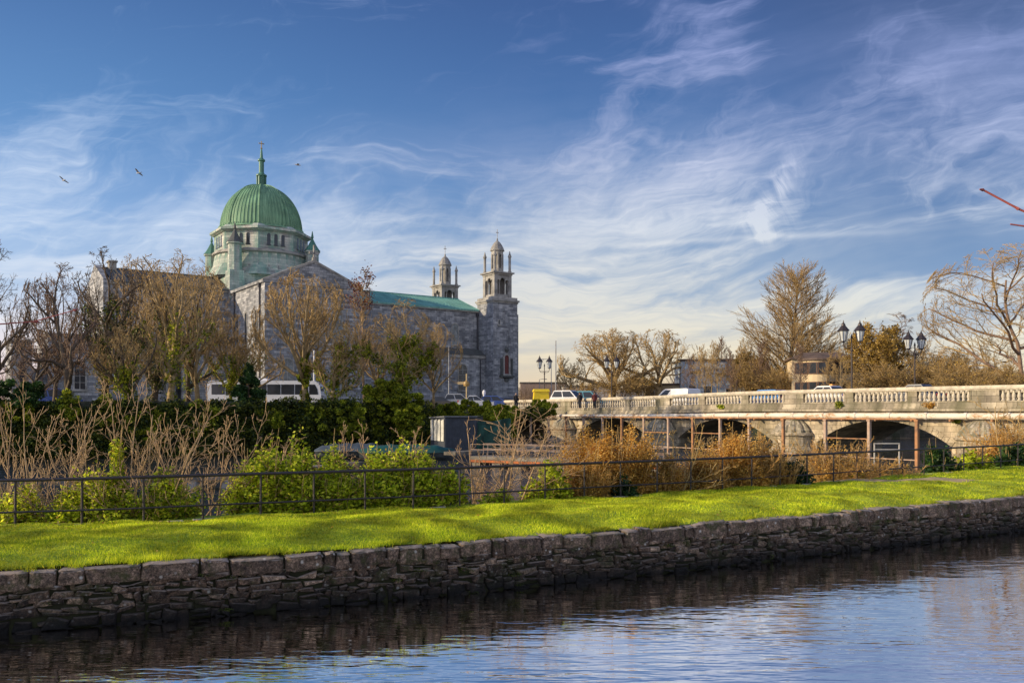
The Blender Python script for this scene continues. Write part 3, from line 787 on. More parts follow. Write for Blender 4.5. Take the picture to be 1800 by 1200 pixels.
for a in (-4, 4): window(a, -tb, 6.6, 11.2, 1.6, glass=GLASSL)
for a in (-28.5, -22.5, -18): window(a, -10.2, 6.8, 10.8, 1.3, glass=GLASSD)
for b in (-7, -2): window(b, -32.3, 6.8, 10.8, 1.3, 'y', GLASSD)
window(-35.4, -10.4, 7.5, 10.3, .8, glass=GLASSD)
# downpipes
DP = simple('lead downpipe', (.05, .05, .06), .6, .3, 4)
for (x, y) in ((-ta - .12, -tb + 1.8), (-ta - .12, -9.4), (37.7, -wN - .14), (-10.5, -wN - .14)):
    MB().bar((x, y, 6 if abs(y + wN) > .3 else 15), (x, y, 21.4), .12, n=6).box(x - .22, x + .22, y - .2, y + .2, 21.2, 21.8).build('downpipe', DP, root)
MB().bar((36.9, -wA - .14, 5), (36.9, -wA - .14, 13.2), .12, n=6).build('downpipe', DP, root)

# crossing: square base, broach, drum, octagon, dome
hb = 7.15
m = MB(); m.box(-hb, hb, -hb, hb, 20, 25.3)
oct_ = lambda r, k=8, a0=0: [(r * math.cos(a0 + PI * (2 * i + 1) / 8), r * math.sin(a0 + PI * (2 * i + 1) / 8)) for i in range(8)]
sq = [(hb, hb * .414), (hb * .414, hb), (-hb * .414, hb), (-hb, hb * .414), (-hb, -hb * .414), (-hb * .414, -hb), (hb * .414, -hb), (hb, -hb * .414)]
sq = [(hb, hb), (hb, hb), (-hb, hb), (-hb, hb), (-hb, -hb), (-hb, -hb), (hb, -hb), (hb, -hb)]
sq = [sq[(i) % 8] for i in range(8)]
m.build('crossing_base', LIMEG, root)
m = MB(); m.lathe([(7.9, 25.0), (7.75, 26.3), (7.35, 28.9)], 32, cap=False); m.lathe([(8.9, 25.2), (7.8, 27.2)], 8, a0=PI / 8, cap=False)
m.build('lower_drum', LIMEG, root)
m = MB(); m.lathe([(7.35, 28.85), (7.75, 28.95), (7.75, 29.25), (7.3, 29.5)], 32, cap=False); m.build('drum_ledge', TRIM, root)
m = MB(); m.prism(oct_(7.45), 29.2, 32.6); dr = m.build('drum', LIMEG, root)
m = MB(); m.prism(oct_(7.6), 32.2, 32.5, oct_(8.15)); m.prism(oct_(8.15), 32.5, 32.85); m.prism(oct_(7.75), 32.85, 33.4, oct_(7.1)); m.build('drum_cornice', LIMEG, root)
for i in range(8):
    a = i * PI / 4; rr = 7.45 * math.cos(PI / 8)
    for off in (-1.15, 0, 1.15):
        T = Matrix.Rotation(a, 4, 'Z') @ Matrix.Translation((rr, off, 0)) @ Matrix.Rotation(PI / 2, 4, 'Z')
        k = 8; r = .27; z0, z1 = 30.15, 31.9
        inner = [(-r, z0)] + [(-r * math.cos(PI * q / (k - 1)), z1 - r + r * math.sin(PI * q / (k - 1))) for q in range(k)] + [(r, z0)]
        m = MB(T); m.add([(p[0], -.04, p[1]) for p in inner], [tuple(range(len(inner)))]); m.box(-.36, .36, -.10, .0, z0 - .14, z0)
        m.build('drum_window', GLASSD, root)
# copper dome: octagonal cloister vault, flat facets with standing seams and hip ribs
def dome_r(t): return math.cos(t * PI / 2) ** .92
zb, zt, Rd = 33.3, 41.0, 6.45
nz = 22; m = MB()
prof = [(max(.75, Rd * dome_r(i / nz * .955)), zb + (zt - zb) * math.sin(i / nz * .955 * PI / 2) / math.sin(.955 * PI / 2)) for i in range(nz + 1)]
prof = [(Rd * 1.005, zb - .25)] + prof
vs = []; fs = []
sub = 5      # facets bulge a little between the hips
for r, z in prof:
    for k in range(8):
        a0 = PI / 8 + k * PI / 4; a1 = a0 + PI / 4
        p0 = Vector((r * math.cos(a0), r * math.sin(a0))); p1 = Vector((r * math.cos(a1), r * math.sin(a1)))
        for j in range(sub):
            t = j / sub; p = p0.lerp(p1, t); rr2 = p.length; tgt = rr2 + (r - rr2) * .55
            p = p.normalized() * tgt; vs.append((p.x, p.y, z))
nn = 8 * sub
for i in range(len(prof) - 1):
    for k in range(nn): fs.append((i * nn + k, i * nn + (k + 1) % nn, (i + 1) * nn + (k + 1) % nn, (i + 1) * nn + k))
dm = MB().add(vs, fs).build('dome', COPPER, root)
m = MB()
for k in range(8):
    for j in range(8):
        a = PI / 8 + k * PI / 4 + j * PI / 32
        hip = (j == 0)
        pts = []
        for i, (r, z) in enumerate(prof[1:]):
            al = (a - PI / 8) % (PI / 4) - PI / 8
            flat = r * math.cos(PI / 8) / math.cos(al); rr = flat + (r - flat) * .55
            pts.append((rr * math.cos(a) * 1.003, rr * math.sin(a) * 1.003, z))
        if not hip and j % 2: pts = pts[:17]
        m.path(pts, .16 if hip else .075, 4)
m.build('seam_ribs', COPPER, dm)
m = MB(); m.lathe([(7.1, 33.1), (7.0, 33.3), (6.65, 33.45)], 40, cap=False)
for k in range(64):
    a = 2 * PI * k / 64; m.box(-.08 + 6.68 * math.cos(a), .08 + 6.68 * math.cos(a), -.08 + 6.68 * math.sin(a), .08 + 6.68 * math.sin(a), 33.3, 33.7)
m.build('dome_gutter', COPPER, dm)
COPD = copper('dark green copper', (.05, .16, .12), (.10, .27, .20), None)
m = MB(); m.lathe([(.85, 40.4), (.9, 41.0), (.68, 41.1), (.68, 42.5), (.9, 42.6), (.9, 42.8), (.52, 43.0), (.42, 43.2), (.42, 45.0), (.62, 45.1), (.62, 45.3), (.26, 45.6), (.18, 46.6), (.10, 47.2)], 10)
for k in range(8):
    a = 2 * PI * k / 8; m.bar((.76 * math.cos(a), .76 * math.sin(a), 41.0), (.76 * math.cos(a), .76 * math.sin(a), 42.6), .09, n=5)
la = m.build('lantern', COPD, root)
m = MB(); m.bar((0, 0, 47.1), (0, 0, 48.4), .08, n=6).bar((-.45, 0, 48.0), (.45, 0, 48.0), .08, n=6).lathe([(.05, 47.0), (.2, 47.2), (.05, 47.4)], 8)
m.build('cross', simple('gilt metal', (.5, .38, .18), .4, .2, 3, .4), root)
# corner turrets
for sx_, sy_ in ((-1, -1), (1, -1), (-1, 1), (1, 1)):
    c = (6.3 * sx_, 6.3 * sy_); m = MB()
    m.box(c[0] - 1.2, c[0] + 1.2, c[1] - 1.2, c[1] + 1.2, 21, 25.6, .1, .1)
    m.lathe([(1.1, 25.5), (1.0, 29.6), (1.25, 29.7), (1.25, 29.95)], 8, c, PI / 8)
    t = m.build('corner_turret', LIMEG, root)
    MB().lathe([(1.32, 29.95), (1.0, 30.35), (.6, 31.0), (.25, 31.7), (.12, 32.0), (.22, 32.15), (.05, 33.2)], 8, c, PI / 8).build('turret_cap', COPD if sx_ * sy_ < 0 else SLATE, t)

# twin belfry towers
def tower(a, b):
    h = 2.65; T = Matrix.Translation((a, b, 0))
    m = MB(T); m.box(-h, h, -h, h, BZ, 23.7); tw = m.build('tower', LIME, root)
    m = MB(T)
    m.box(-h - .3, h + .3, -h - .3, h + .3, 23.7, 24.0); m.box(-h - .12, h + .12, -h - .12, h + .12, 23.4, 23.7)
    m.box(-h, h, -h, h, 24.0, 24.5)
    m.build('tower_cornice', TRIM, tw)
    T = T @ Matrix.Diagonal((.80, .80, 1, 1))
    # open belfry stage: corner piers, columns and arches over a dark core
    m = MB(T); g_ = 1.95
    for sx in (-1, 1):
        for sy in (-1, 1):
            m.box(sx * g_ - .42, sx * g_ + .42, sy * g_ - .42, sy * g_ + .42, 24.45, 28.6)
    for r in range(4):
        T2 = T @ Matrix.Rotation(r * PI / 2, 4, 'Z'); mm = MB(T2)
        for xx in (-.75, .75): mm.lathe([(.2, 24.5), (.2, 24.7), (.14, 24.8), (.13, 27.2), (.22, 27.4)], 8, (xx, -1.95))
        mm.box(-1.6, 1.6, -2.2, -1.7, 24.5, 25.1)
        # spandrel with three arches
        for x0, x1 in ((-1.53, -.75), (-.75, .75), (.75, 1.53)):
            rr = (x1 - x0) / 2; cx = (x0 + x1) / 2; ht = 27.35; n = 9
            arc = [(cx - rr * math.cos(PI * q / (n - 1)), ht + min(rr, .8) * math.sin(PI * q / (n - 1))) for q in range(n)]
            top = [(p[0], 28.6) for p in arc]; k = n
            vs = [(p[0], -2.25, p[1]) for p in arc] + [(p[0], -2.25, p[1]) for p in top] + [(p[0], -1.75, p[1]) for p in arc] + [(p[0], -1.75, p[1]) for p in top]
            fs = []
            for i in range(k - 1): fs += [(i, i + 1, k + i + 1, k + i), (2 * k + i, 3 * k + i, 3 * k + i + 1, 2 * k + i + 1), (i, 2 * k + i, 2 * k + i + 1, i + 1)]
            mm.add(vs, fs)
        m.v += mm.v; o_ = len(m.v) - len(mm.v); m.f += [tuple(i + o_ for i in f) for f in mm.f]
    bf = m.build('belfry', LIME if 0 else TRIM, tw)
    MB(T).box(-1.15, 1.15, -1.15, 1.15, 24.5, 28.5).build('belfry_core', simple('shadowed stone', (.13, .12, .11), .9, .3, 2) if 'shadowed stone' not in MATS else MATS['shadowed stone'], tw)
    m = MB(T); m.box(-2.5, 2.5, -2.5, 2.5, 28.6, 28.9); m.box(-2.85, 2.85, -2.85, 2.85, 28.9, 29.15); m.build('belfry_cornice', TRIM, tw)
    for sx in (-1, 1):
        for sy in (-1, 1):
            c = (2.05 * sx, 2.05 * sy); m = MB(T)
            m.lathe([(.42, 29.1), (.42, 29.4), (.30, 29.5), (.30, 31.9), (.42, 32.0), (.42, 32.15), (.2, 32.6), (.06, 33.1)], 8, c)
            m.build('pinnacle', TRIM, tw)
    m = MB(T)
    m.lathe([(1.45, 29.15), (1.45, 29.9), (1.3, 29.95)], 8, a0=PI / 8)
    for k in range(8):
        a2 = PI / 8 + k * PI / 4
        m.bar((1.2 * math.cos(a2), 1.2 * math.sin(a2), 29.9), (1.2 * math.cos(a2), 1.2 * math.sin(a2), 32.7), .26, n=6)
    m.lathe([(1.35, 32.5), (1.4, 33.1), (1.7, 33.2), (1.7, 33.35)], 8, a0=PI / 8); m.lathe([(.62, 29.9), (.62, 32.6)], 8)
    ln = m.build('lantern', TRIM, tw)
    MB(T).lathe([(1.62, 33.35), (1.45, 33.75), (1.1, 34.3), (.7, 34.75), (.32, 35.0), (.2, 35.15), (.16, 35.5)], 12).build('cap', simple('lead cap', (.26, .25, .23), .6, .35, 2) if 'lead cap' not in MATS else MATS['lead cap'], ln)
    MB(T).bar((0, 0, 35.4), (0, 0, 37.2), .07, n=5).bar((-.4, 0, 36.6), (.4, 0, 36.6), .07, n=5).build('cross', TRIM, ln)
    return tw
TA, TB = 40.65, 9.4
tn = tower(TA, -TB); tf = tower(TA, TB)
# front with niche window of the near tower
MB().box(TA - 2.6, TA + 3.9, -TB + .6, TB - .6, BZ, 21.8).build('west_front', LIME, root)
MB().box(TA + 2.66, TA + 3.9, -TB - 1.2, -TB + .6, BZ, 21.7).build('buttress', LIME, root)
REDW = simple('dark red louvres', (.14, .03, .025), .6, .3, 3)
f = window(TA + .2, -TB - 2.65, 10.6, 14.0, .95, glass=REDW, frame=.3, proud=.2)
m = MB(); yb = -TB - 2.65
m.box(TA - 1.35, TA + 1.75, yb - .45, yb, 10.0, 10.32); m.box(TA - 1.1, TA - .75, yb - .3, yb, 10.4, 13.4); m.box(TA + 1.15, TA + 1.5, yb - .3, yb, 10.4, 13.4)
m.lathe([(.45, 9.3), (.5, 9.8), (.9, 10.0)], 8, (TA + .2, yb)); m.lathe([(.3, 14.6), (.42, 15.0), (.2, 15.5)], 8, (TA + .2, yb - .1))
m.build('niche_surround', SLATE, root)
window(TA + .2 - 1.6, -TB - 2.65, 19.5, 20.3, .3, glass=GLASSD, frame=.12)

# ================================================================== STONE BRIDGE (local x along the bridge towards the right, y away)
BA = -math.atan2(1.44, 1.0)
root = empty('stone_bridge', (0, 102, 0), BA, 'long arched stone bridge with white balustrade crossing the river behind the rusty frame', 'bridge')
bt_ = Vector((math.cos(BA), math.sin(BA)))
def bw(s_, y_, z_=0):   # bridge local -> world
    return (0 + bt_.x * s_ - bt_.y * y_, 102 + bt_.y * s_ + bt_.x * y_, z_)
def dz(s_): return interp([(-10, -.36), (10, -.32), (24, -.22), (31, -.06), (37, 0), (50, .0), (60, -.04), (90, -.3)], s_)
PIER = [-4.6, 10.3, 25.2, 40.0, 55.1, 70.0]
def hb_(m, s0, s1, y0, y1, z0, z1, k=1):
    n = max(1, int((s1 - s0) / 2.5))
    for i in range(n):
        a = s0 + (s1 - s0) * i / n; b = s0 + (s1 - s0) * (i + 1) / n; da, db = dz(a), dz(b)
        e = [(a, y0, z0 + da), (b, y0, z0 + db), (b, y1, z0 + db), (a, y1, z0 + da), (a, y0, z1 + da), (b, y0, z1 + db), (b, y1, z1 + db), (a, y1, z1 + da)]
        f = [(0, 3, 2, 1), (4, 5, 6, 7), (0, 1, 5, 4), (2, 3, 7, 6)]
        if i == n - 1: f.append((1, 2, 6, 5))
        if i == 0: f.append((3, 0, 4, 7))
        m.add(e, f)
# spandrels with arches, both faces, and vaults
WB = 9.0
m = MB(); hs = 5.35; zs, za = 1.25, 3.02; n = 20
for a, b in zip(PIER, PIER[1:]):
    c = (a + b) / 2
    pts = []
    Rr = (hs * hs + (za - zs) ** 2) / (2 * (za - zs)); zc_ = za - Rr; th = math.asin(hs / Rr)
    for i in range(n + 1):
        t = -th + 2 * th * i / n; pts.append((c + Rr * math.sin(t), zc_ + Rr * math.cos(t)))
    outl = [(a, -1.2), (a, 3.75)]
    for y, flip in ((0, 0), (WB, 1)):
        for (x0, z0), (x1, z1) in zip(pts, pts[1:]):
            f = [(0, 1, 2, 3)] if not flip else [(3, 2, 1, 0)]
            m.add([(x0, y, z0), (x1, y, z1), (x1, y, 3.75 + dz(x1)), (x0, y, 3.75 + dz(x0))], f)
        for x0, x1 in ((a, pts[0][0]), (pts[-1][0], b)):
            m.add([(x0, y, -1.2), (x1, y, -1.2), (x1, y, 3.75 + dz(x1)), (x0, y, 3.75 + dz(x0))], [(0, 1, 2, 3)] if not flip else [(3, 2, 1, 0)])
    for (x0, z0), (x1, z1) in zip(pts, pts[1:]): m.add([(x0, 0, z0), (x1, 0, z1), (x1, WB, z1), (x0, WB, z0)], [(3, 2, 1, 0)])
    for x0, fl in ((pts[0][0], 0), (pts[-1][0], 1)): m.add([(x0, 0, -1.2), (x0, 0, zs), (x0, WB, zs), (x0, WB, -1.2)], [(0, 1, 2, 3) if not fl else (3, 2, 1, 0)])
m.build('arch_wall', BRSTONE, root)
# voussoir rings slightly proud
for a, b in zip(PIER, PIER[1:]):
    c = (a + b) / 2; m = MB()
    for i in range(27):
        t0 = -th + 2 * th * (i + .03) / 27; t1 = -th + 2 * th * (i + .97) / 27
        q = [(c + r * math.sin(t), zc_ + r * math.cos(t)) for r, t in ((Rr, t0), (Rr, t1), (Rr + .42, t1), (Rr + .42, t0))]
        m.poly_y(q, -.05, .1)
    m.build('arch_ring', BRSTONE, root)
# piers with scalloped cutwater heads
for p in PIER[1:]:
    m = MB(); prof = []; n = 28; vs = []; fs = []
    rows = [(.0, 3.2), (.35, 3.14), (.75, 2.95), (1.08, 2.62), (1.3, 2.2), (1.38, 1.95)]
    for r, z in rows:
        for k in range(n + 1):
            a = PI + PI * k / n; fl = 1 + .10 * abs(math.sin(7 * PI * k / n)) - .05
            vs.append((p + 1.25 * r * fl * math.cos(a), r * fl * math.sin(a), z))
    for i in range(len(rows) - 1):
        for k in range(n): fs.append((i * (n + 1) + k, (i + 1) * (n + 1) + k, (i + 1) * (n + 1) + k + 1, i * (n + 1) + k + 1))
    m.add(vs, fs)
    o = m.build('scalloped_head', BRCONC, root)
    m = MB(); rows = [(1.55, 2.0), (1.6, 1.9), (1.6, 1.78), (1.42, 1.7), (1.45, .9), (1.7, .6), (1.7, -1)]; vs = []; fs = []
    for r, z in rows:
        for k in range(n + 1):
            a = PI + PI * k / n; vs.append((p + 1.2 * r * math.cos(a), r * math.sin(a), z))
    for i in range(len(rows) - 1):
        for k in range(n): fs.append((i * (n + 1) + k, (i + 1) * (n + 1) + k, (i + 1) * (n + 1) + k + 1, i * (n + 1) + k + 1))
    m.add(vs, fs); m.add([(p - 1.9, -.01, 2.0), (p + 1.9, -.01, 2.0), (p, -1.55, 2.0)], [(0, 2, 1)])
    m.build('cutwater', BRSTONE, root)
# deck, cornice, parapets
m = MB(); hb_(m, -12, 80, .3, WB - .3, 3.75, 4.15); m.build('deck', ASPH, root)
S0, S1 = -3.0, 78.0
for y0, sg in ((0, 1), (WB, -1)):
    f = lambda a, b: (min(y0 - sg * a, y0 + sg * b), max(y0 - sg * a, y0 + sg * b))
    m = MB(); ya, yb = f(.28, .4); hb_(m, S0, S1, ya, yb, 3.72, 3.88); ya, yb = f(.18, .4); hb_(m, S0, S1, ya, yb, 3.88, 4.04)
    m.build('cornice', BRCONC, root)
    m = MB(); ya, yb = f(.06, .36); hb_(m, S0, S1, ya, yb, 4.04, 4.40); m.build('parapet_plinth', BRCONC, root)
    m = MB(); ya, yb = f(.14, .44); hb_(m, S0, S1, ya, yb, 5.20, 5.36); ya, yb = f(.08, .38); hb_(m, S0, S1, ya, yb, 5.36, 5.43); ya, yb = f(.06, .34); hb_(m, S0, S1, ya, yb, 5.12, 5.20)
    m.build('coping', BALU, root)
    if y0 == 0:
        peds = []
        for a, b in zip(PIER, PIER[1:]):
            peds += [(a, .95), (a + (b - a) / 3, .34), (a + 2 * (b - a) / 3, .34)]
        peds.append((PIER[-1], .95)); peds = [p for p in peds if p[0] > -5]
        for c, w in peds:
            m = MB(); hb_(m, c - w, c + w, -.02, .32, 4.40, 5.12)
            if w > .9:
                for q in (-1, 1): hb_(m, c + q * w - (.08 if q > 0 else -.0), c + q * w + (.08 if q < 0 else 0) + 0.0, -.06, -.021, 4.5, 5.1)
            m.build('pedestal', BRCONC, root)
        # balusters
        spots = []
        for (c0, w0), (c1, w1) in zip(peds, peds[1:]):
            a, b = c0 + w0, c1 - w1; k = round((b - a) / .35); k = max(k, 1)
            spots += [a + (b - a) * (i + .5) / k for i in range(k)]
        vis = [x for x in spots if x < 62]
        vis.sort(reverse=True)
        proto = None
        prof = [(.12, 4.40), (.12, 4.48), (.075, 4.52), (.09, 4.57), (.13, 4.66), (.13, 4.74), (.085, 4.90), (.06, 5.0), (.085, 5.05), (.10, 5.08), (.11, 5.12)]
        me = None
        for x in vis[:100]:
            if me is None:
                o = MB().lathe(prof, 8).build('baluster', BALU, root, True); me = o.data
            else:
                o = bpy.data.objects.new('baluster', me); col.objects.link(o); o.parent = root
            o.location = (x, .15, dz(x))
        m = MB()
        for x in vis[100:]: m.lathe([(r, z + dz(x)) for r, z in prof], 6, (x, .15))
        if m.v:
            o = m.build('baluster_row', BALU, root, True); o['kind'] = 'stuff'
    else:
        m = MB()
        s_ = S0
        while s_ < S1: hb_(m, s_, s_ + .2, WB - .3, WB - .05, 4.47, 5.12); s_ += .45
        o = m.build('far_balustrade', BRCONC, root)
# pipe along the near face
s = N('flaking white pipe'); v = s.coord('Object', (.5, 1, 1)); a = s.noise(v, 1.4, 8, .75)
s.base(s.ramp(a, [(.34, (.26, .11, .04)), (.42, (.50, .34, .20)), (.48, (.68, .62, .52)), (.8, (.80, .77, .70))])); s.rough(.7); s.bump(s.noise(v, 12, 5), .5, .02)
PIPE = s.m
pr = MB(); s_ = 2.0
k = 0
while s_ < 76:
    ln = 2.75
    pr.bar((s_, -.62, 3.36 + dz(s_) * .5), (s_ + ln - .06, -.62, 3.36 + dz(s_ + ln) * .5), .215, n=14)
    pr.bar((s_ + ln - .14, -.62, 3.36 + dz(s_) * .5), (s_ + ln + .06, -.62, 3.36 + dz(s_) * .5), .26, n=14)
    s_ += ln
o = pr.build('water_pipe', PIPE); o.location = (0, 102, 0); o.rotation_euler = (0, 0, BA); tag(o, 'flaking white pipe with rust patches running along the bridge face above the arches', 'pipe')
for k in range(2, 26): MB().box(k * 2.75 + .9, k * 2.75 + 1.02, -.88, 0, 3.0, 3.14).build('bracket', RUST, o)
# weeds on the ledges
gw = np.random.default_rng(12)
for i_, (s_, z_, sz, lab) in enumerate([(44.3, 4.1, .55, 'green weed tuft on the bridge ledge below the parked white car'), (32.5, 4.02, .35, 'small weed on the bridge ledge near the middle arch'), (51.5, 4.0, .5, 'reddish weed rooted in the bridge ledge towards the right'), (53.3, 3.0, .45, 'green weed hanging under the pipe at the right pier')]):
    cen = [(*bw(s_ + gw.normal(0, .14), -.2)[:2], z_ + gw.uniform(0, .25), .3 * sz / .5, .15, .2 * sz / .5) for _ in range(6)]
    V_, F_ = leafcloud(cen, 420, .06, gw)
    o = np_mesh('weed', V_, F_, TANL if 'reddish' in lab else IVY); tag(o, lab, 'weed')

# ---------------------------------------------------------------- rusty steel frame in the river in front of the bridge
us = [(px - CX) / F for px in (908, 933, 964, 995, 1026, 1059, 1093, 1132, 1175, 1218, 1266, 1317, 1377, 1451, 1528, 1612)]
fp = [(u * 88 / (1 + 1.8 * u), 88 / (1 + 1.8 * u)) for u in us]
fa = math.atan2(-1.8, 1)
root = empty('steel_frame', (fp[0][0], fp[0][1], 0), 0, 'long rusty steel post and beam frame standing in the river before the bridge', 'frame')
rel = [(x - fp[0][0], y - fp[0][1]) for x, y in fp]
for i, (x, y) in enumerate(rel):
    m = MB(); w = .085; m.box(-w, w, -w, w, RIV - .5, 3.22); m.box(-w * 1.4, w * 1.4, -w * 1.4, w * 1.4, 3.1, 3.2)
    o = m.build('post', RUSTG if i % 3 else RUST, root); o.location = (x, y, 0); o.rotation_euler = (0, 0, fa)
m = MB()
for a, b in zip(rel[2:], rel[3:]): m.bar((*a, 3.24), (*b, 3.24), .065, n=4)
m.build('top_beam', RUST, root)
m = MB()
for k in (2, 3, 7, 9, 13): m.bar((*rel[k], 2.1 - .05 * (k % 3)), (*rel[k + 1], 2.1 - .05 * (k % 3)), .045, n=4)
m.bar((*rel[0], 3.22), (*rel[1], 3.22), .08, n=4)
m.build('tie_rail', RUST, root)
m = MB()
for a, b in zip(rel, rel[1:]):
    for z in (.95,): m.bar((*a, z), (*b, z), .04, n=4)
m.build('low_rail', RUSTG, root)

# ================================================================== MIDDLE GROUND OBJECTS
# fence on the lawn edge
root = empty('iron_railing', (0, 0, 0), 0, 'dark iron railing with two rails and slender posts along the back of the grass strip', 'railing')
gf = random.Random(3)
for i, (x, y) in enumerate(FPT):
    zb = 1.18
    m = MB(); lean = gf.uniform(-.012, .012)
    m.bar((0, 0, zb - .25), (lean, 0, zb + .985), .026, n=6); m.lathe([(.03, zb + .28), (.034, zb + .30), (.034, zb + .35), (.03, zb + .37)], 6)
    o = m.build('post', IRON, root); o.location = (x, y, 0)
m1, m2 = MB(), MB()
zt = [1.0 + gf.uniform(-.006, .006) for _ in FPT]
m1.path([(x, y - .0, 1.18 + h) for (x, y), h in zip(FPT, zt)], .036, 8)
m2.path([(x, y - .02, 1.18 + h * .325) for (x, y), h in zip(FPT, zt)], .023, 6)
m1.build('top_rail', IRON, root); m2.build('lower_rail', IRON, root)
# stone edging strip behind the fence foot
g = np.random.default_rng(4)
EDGE = simple('broken edging stone', (.45, .42, .38), .9, .35, 4)
m = MB(); ch = chain(FPT, .45)
for p in ch:
    if g.random() < .45: continue
    a = math.atan2(12, 20) + g.normal(0, .1); l, w, h = g.uniform(.12, .3), g.uniform(.06, .12), g.uniform(.015, .04)
    T = Matrix.Translation((p[0], p[1] + .06, 1.17)) @ Matrix.Rotation(a, 4, 'Z'); q = MB(T); q.box(-l, l, -w, w, -.08, h, .03, .02)
    m.v += q.v; o_ = len(m.v) - len(q.v); m.f += [tuple(i + o_ for i in f) for f in q.f]
o = m.build('edging', EDGE); struct(o); o.name = 'path_edging'

# ---- lamp posts
LG = simple('lantern glass', (.62, .66, .68), .15, .2, 3, 0, 0)
def lamp(loc, H, label):
    r = empty('street_lamp', loc, gf.uniform(-.3, .3), label, 'street lamp', 'twin lantern street lamps by the bridge')
    k = H / 6.6
    m = MB(); m.lathe([(.22, 0), (.22, .25), (.15, .4), (.15, .9), (.10, 1.1), (.075, 1.3), (.065, 4.2), (.10, 4.25), (.10, 4.35), (.05, 4.5), (.045, 5.2)], 10)
    m.lathe([(.045, 5.2), (.09, 5.3), (.02, 5.55)], 8); m.build('post', IRON, r)
    m = MB()
    for sg in (-1, 1): m.path([(0, 0, 4.55), (sg * .25, 0, 4.45), (sg * .5, 0, 4.5), (sg * .62, 0, 4.7), (sg * .62, 0, 4.95)], .035, 6)
    m.bar((-.6, 0, 4.62), (.6, 0, 4.62), .022); m.build('arm', IRON, r)
    for sg in (-1, 1):
        c = (sg * .62, 0); m = MB(); m.lathe([(.05, 4.9), (.20, 4.98), (.20, 5.02)], 8, c, PI / 8)
        for q in range(8):
            a = PI / 8 + q * PI / 4; m.bar((c[0] + .19 * math.cos(a), .19 * math.sin(a), 5.0), (c[0] + .36 * math.cos(a), .36 * math.sin(a), 5.78), .018, n=4)
        m.lathe([(.37, 5.76), (.48, 5.80), (.40, 5.90), (.22, 6.12), (.16, 6.2), (.15, 6.3), (.06, 6.42), (.02, 6.62)], 8, c, PI / 8)
        l = m.build('lantern', IRON, r)
        MB().lathe([(.18, 5.02), (.345, 5.77)], 8, c, PI / 8).build('lantern_glass', LG, l)
    r.scale = (k * .98, k * .98, k); return r
lamp(W(957, 105, GZ), 6.5, 'black twin lantern street lamp beside the yellow bin left of the bridge')
lamp(W(1075, 110, GZ), 6.9, 'black twin lantern street lamp in front of the large spreading tree')
lamp(W(1497, 68, 4.1), 6.85, 'black twin lantern street lamp behind the white car with orange roof light')
lamp(W(1608, 73, 4.1), 6.55, 'black twin lantern street lamp right of the ivy clad brown tree')

# ---- modern street lights, poles, signs
GALV = simple('galvanised pole', (.35, .36, .38), .5, .2, 4, .4)
def slight(loc, H, arm, label, mat=GALV):
    r = empty('street_light', loc, 0, label, 'street light')
    MB().bar((0, 0, 0), (0, 0, H), .09, .05, 8).build('pole', mat, r)
    m = MB(); m.path([(0, 0, H), (arm * .5, 0, H + .15), (arm, 0, H + .12)], .045, 6); m.build('arm', mat, r)
    MB().box(arm - .35, arm + .35, -.14, .14, H + .03, H + .17, .08, .04).build('lamp_head', simple('grey lamp head', (.3, .3, .32), .5, .2, 3) if 'grey lamp head' not in MATS else MATS['grey lamp head'], r)
    return r
slight(W(789, 118, GZ), 8.6, -1.3, 'tall slim modern street light before the cathedral nave')
slight(W(969, 150, GZ), 8.7, -1.6, 'distant modern street light with arm towards the left by the pale grey pole', GALV)
slight(W(948, 170, GZ), 6.0, 1.2, 'small far street light near the yellow bin')
o = MB().bar((0, 0, 0), (0, 0, 10.0), .10, .07, 8).lathe([(.14, 0), (.14, .4)], 8).build('flag_pole', GALV); o.location = W(977, 125, GZ); tag(o, 'plain pale grey pole standing between the lantern lamp and the bridge', 'pole')
o = MB().bar((0, 0, 0), (0, 0, 7.6), .11, .09, 8).lathe([(.16, 0), (.16, .5)], 8).build('flag_pole', WHITE); o.location = W(552, 112, GZ); tag(o, 'plain white pole right of the ivy trunked tree by the coach', 'pole')
# finger signpost
r = empty('finger_signpost', W(820, 100, GZ), 0, 'cream finger signpost pointing left in front of the cathedral aisle windows', 'signpost')
TAN = simple('cream sign paint', (.55, .42, .22), .5, .15, 4, 0, 0)
MB().bar((0, 0, 0), (0, 0, 4.0), .07, n=8).build('post', TAN, r)
MB().poly_y([(-.1, 2.75), (-.95, 2.75), (-1.15, 2.92), (-.95, 3.08), (-.1, 3.08)], -.03, .03).build('sign_arm', TAN, r)
MB().lathe([(.05, 2.5), (.32, 2.55), (.38, 2.8), (.3, 3.05), (.1, 3.2)], 10).build('sign_drum', simple('ochre sign', (.34, .22, .07), .5, .2, 4, 0, 0), r)
# traffic signal like orange marker and blue sign
r = empty('orange_traffic_marker', W(449, 112, GZ), 0, 'orange and white marker head on a pole behind the dark conifer', 'marker')
MB().bar((0, 0, 0), (0, 0, 2.6), .06, n=8).build('post', GALV, r)
MB().box(-.2, .2, -.12, .12, 2.6, 4.1, .03, .02).build('marker_head', simple('orange paint', (.75, .30, .05), .5, .2, 3, 0, 0), r)
MB().box(-.16, .16, -.14, -.122, 2.9, 3.2).build('white_band', WHITE, r)
r = empty('blue_road_sign', W(588, 108, GZ), 0, 'round blue road sign on a short pole right of the coach', 'road sign')
MB().bar((0, 0, 0), (0, 0, 2.9), .04, n=8).build('post', GALV, r)
MB().add([(0, 0, 0)], []).bar((0, -.06, 2.6), (0, -.03, 2.6), .42, n=24).build('sign_disc', simple('blue sign paint', (.03, .24, .62), .4, .1, 3, 0, 0), r)
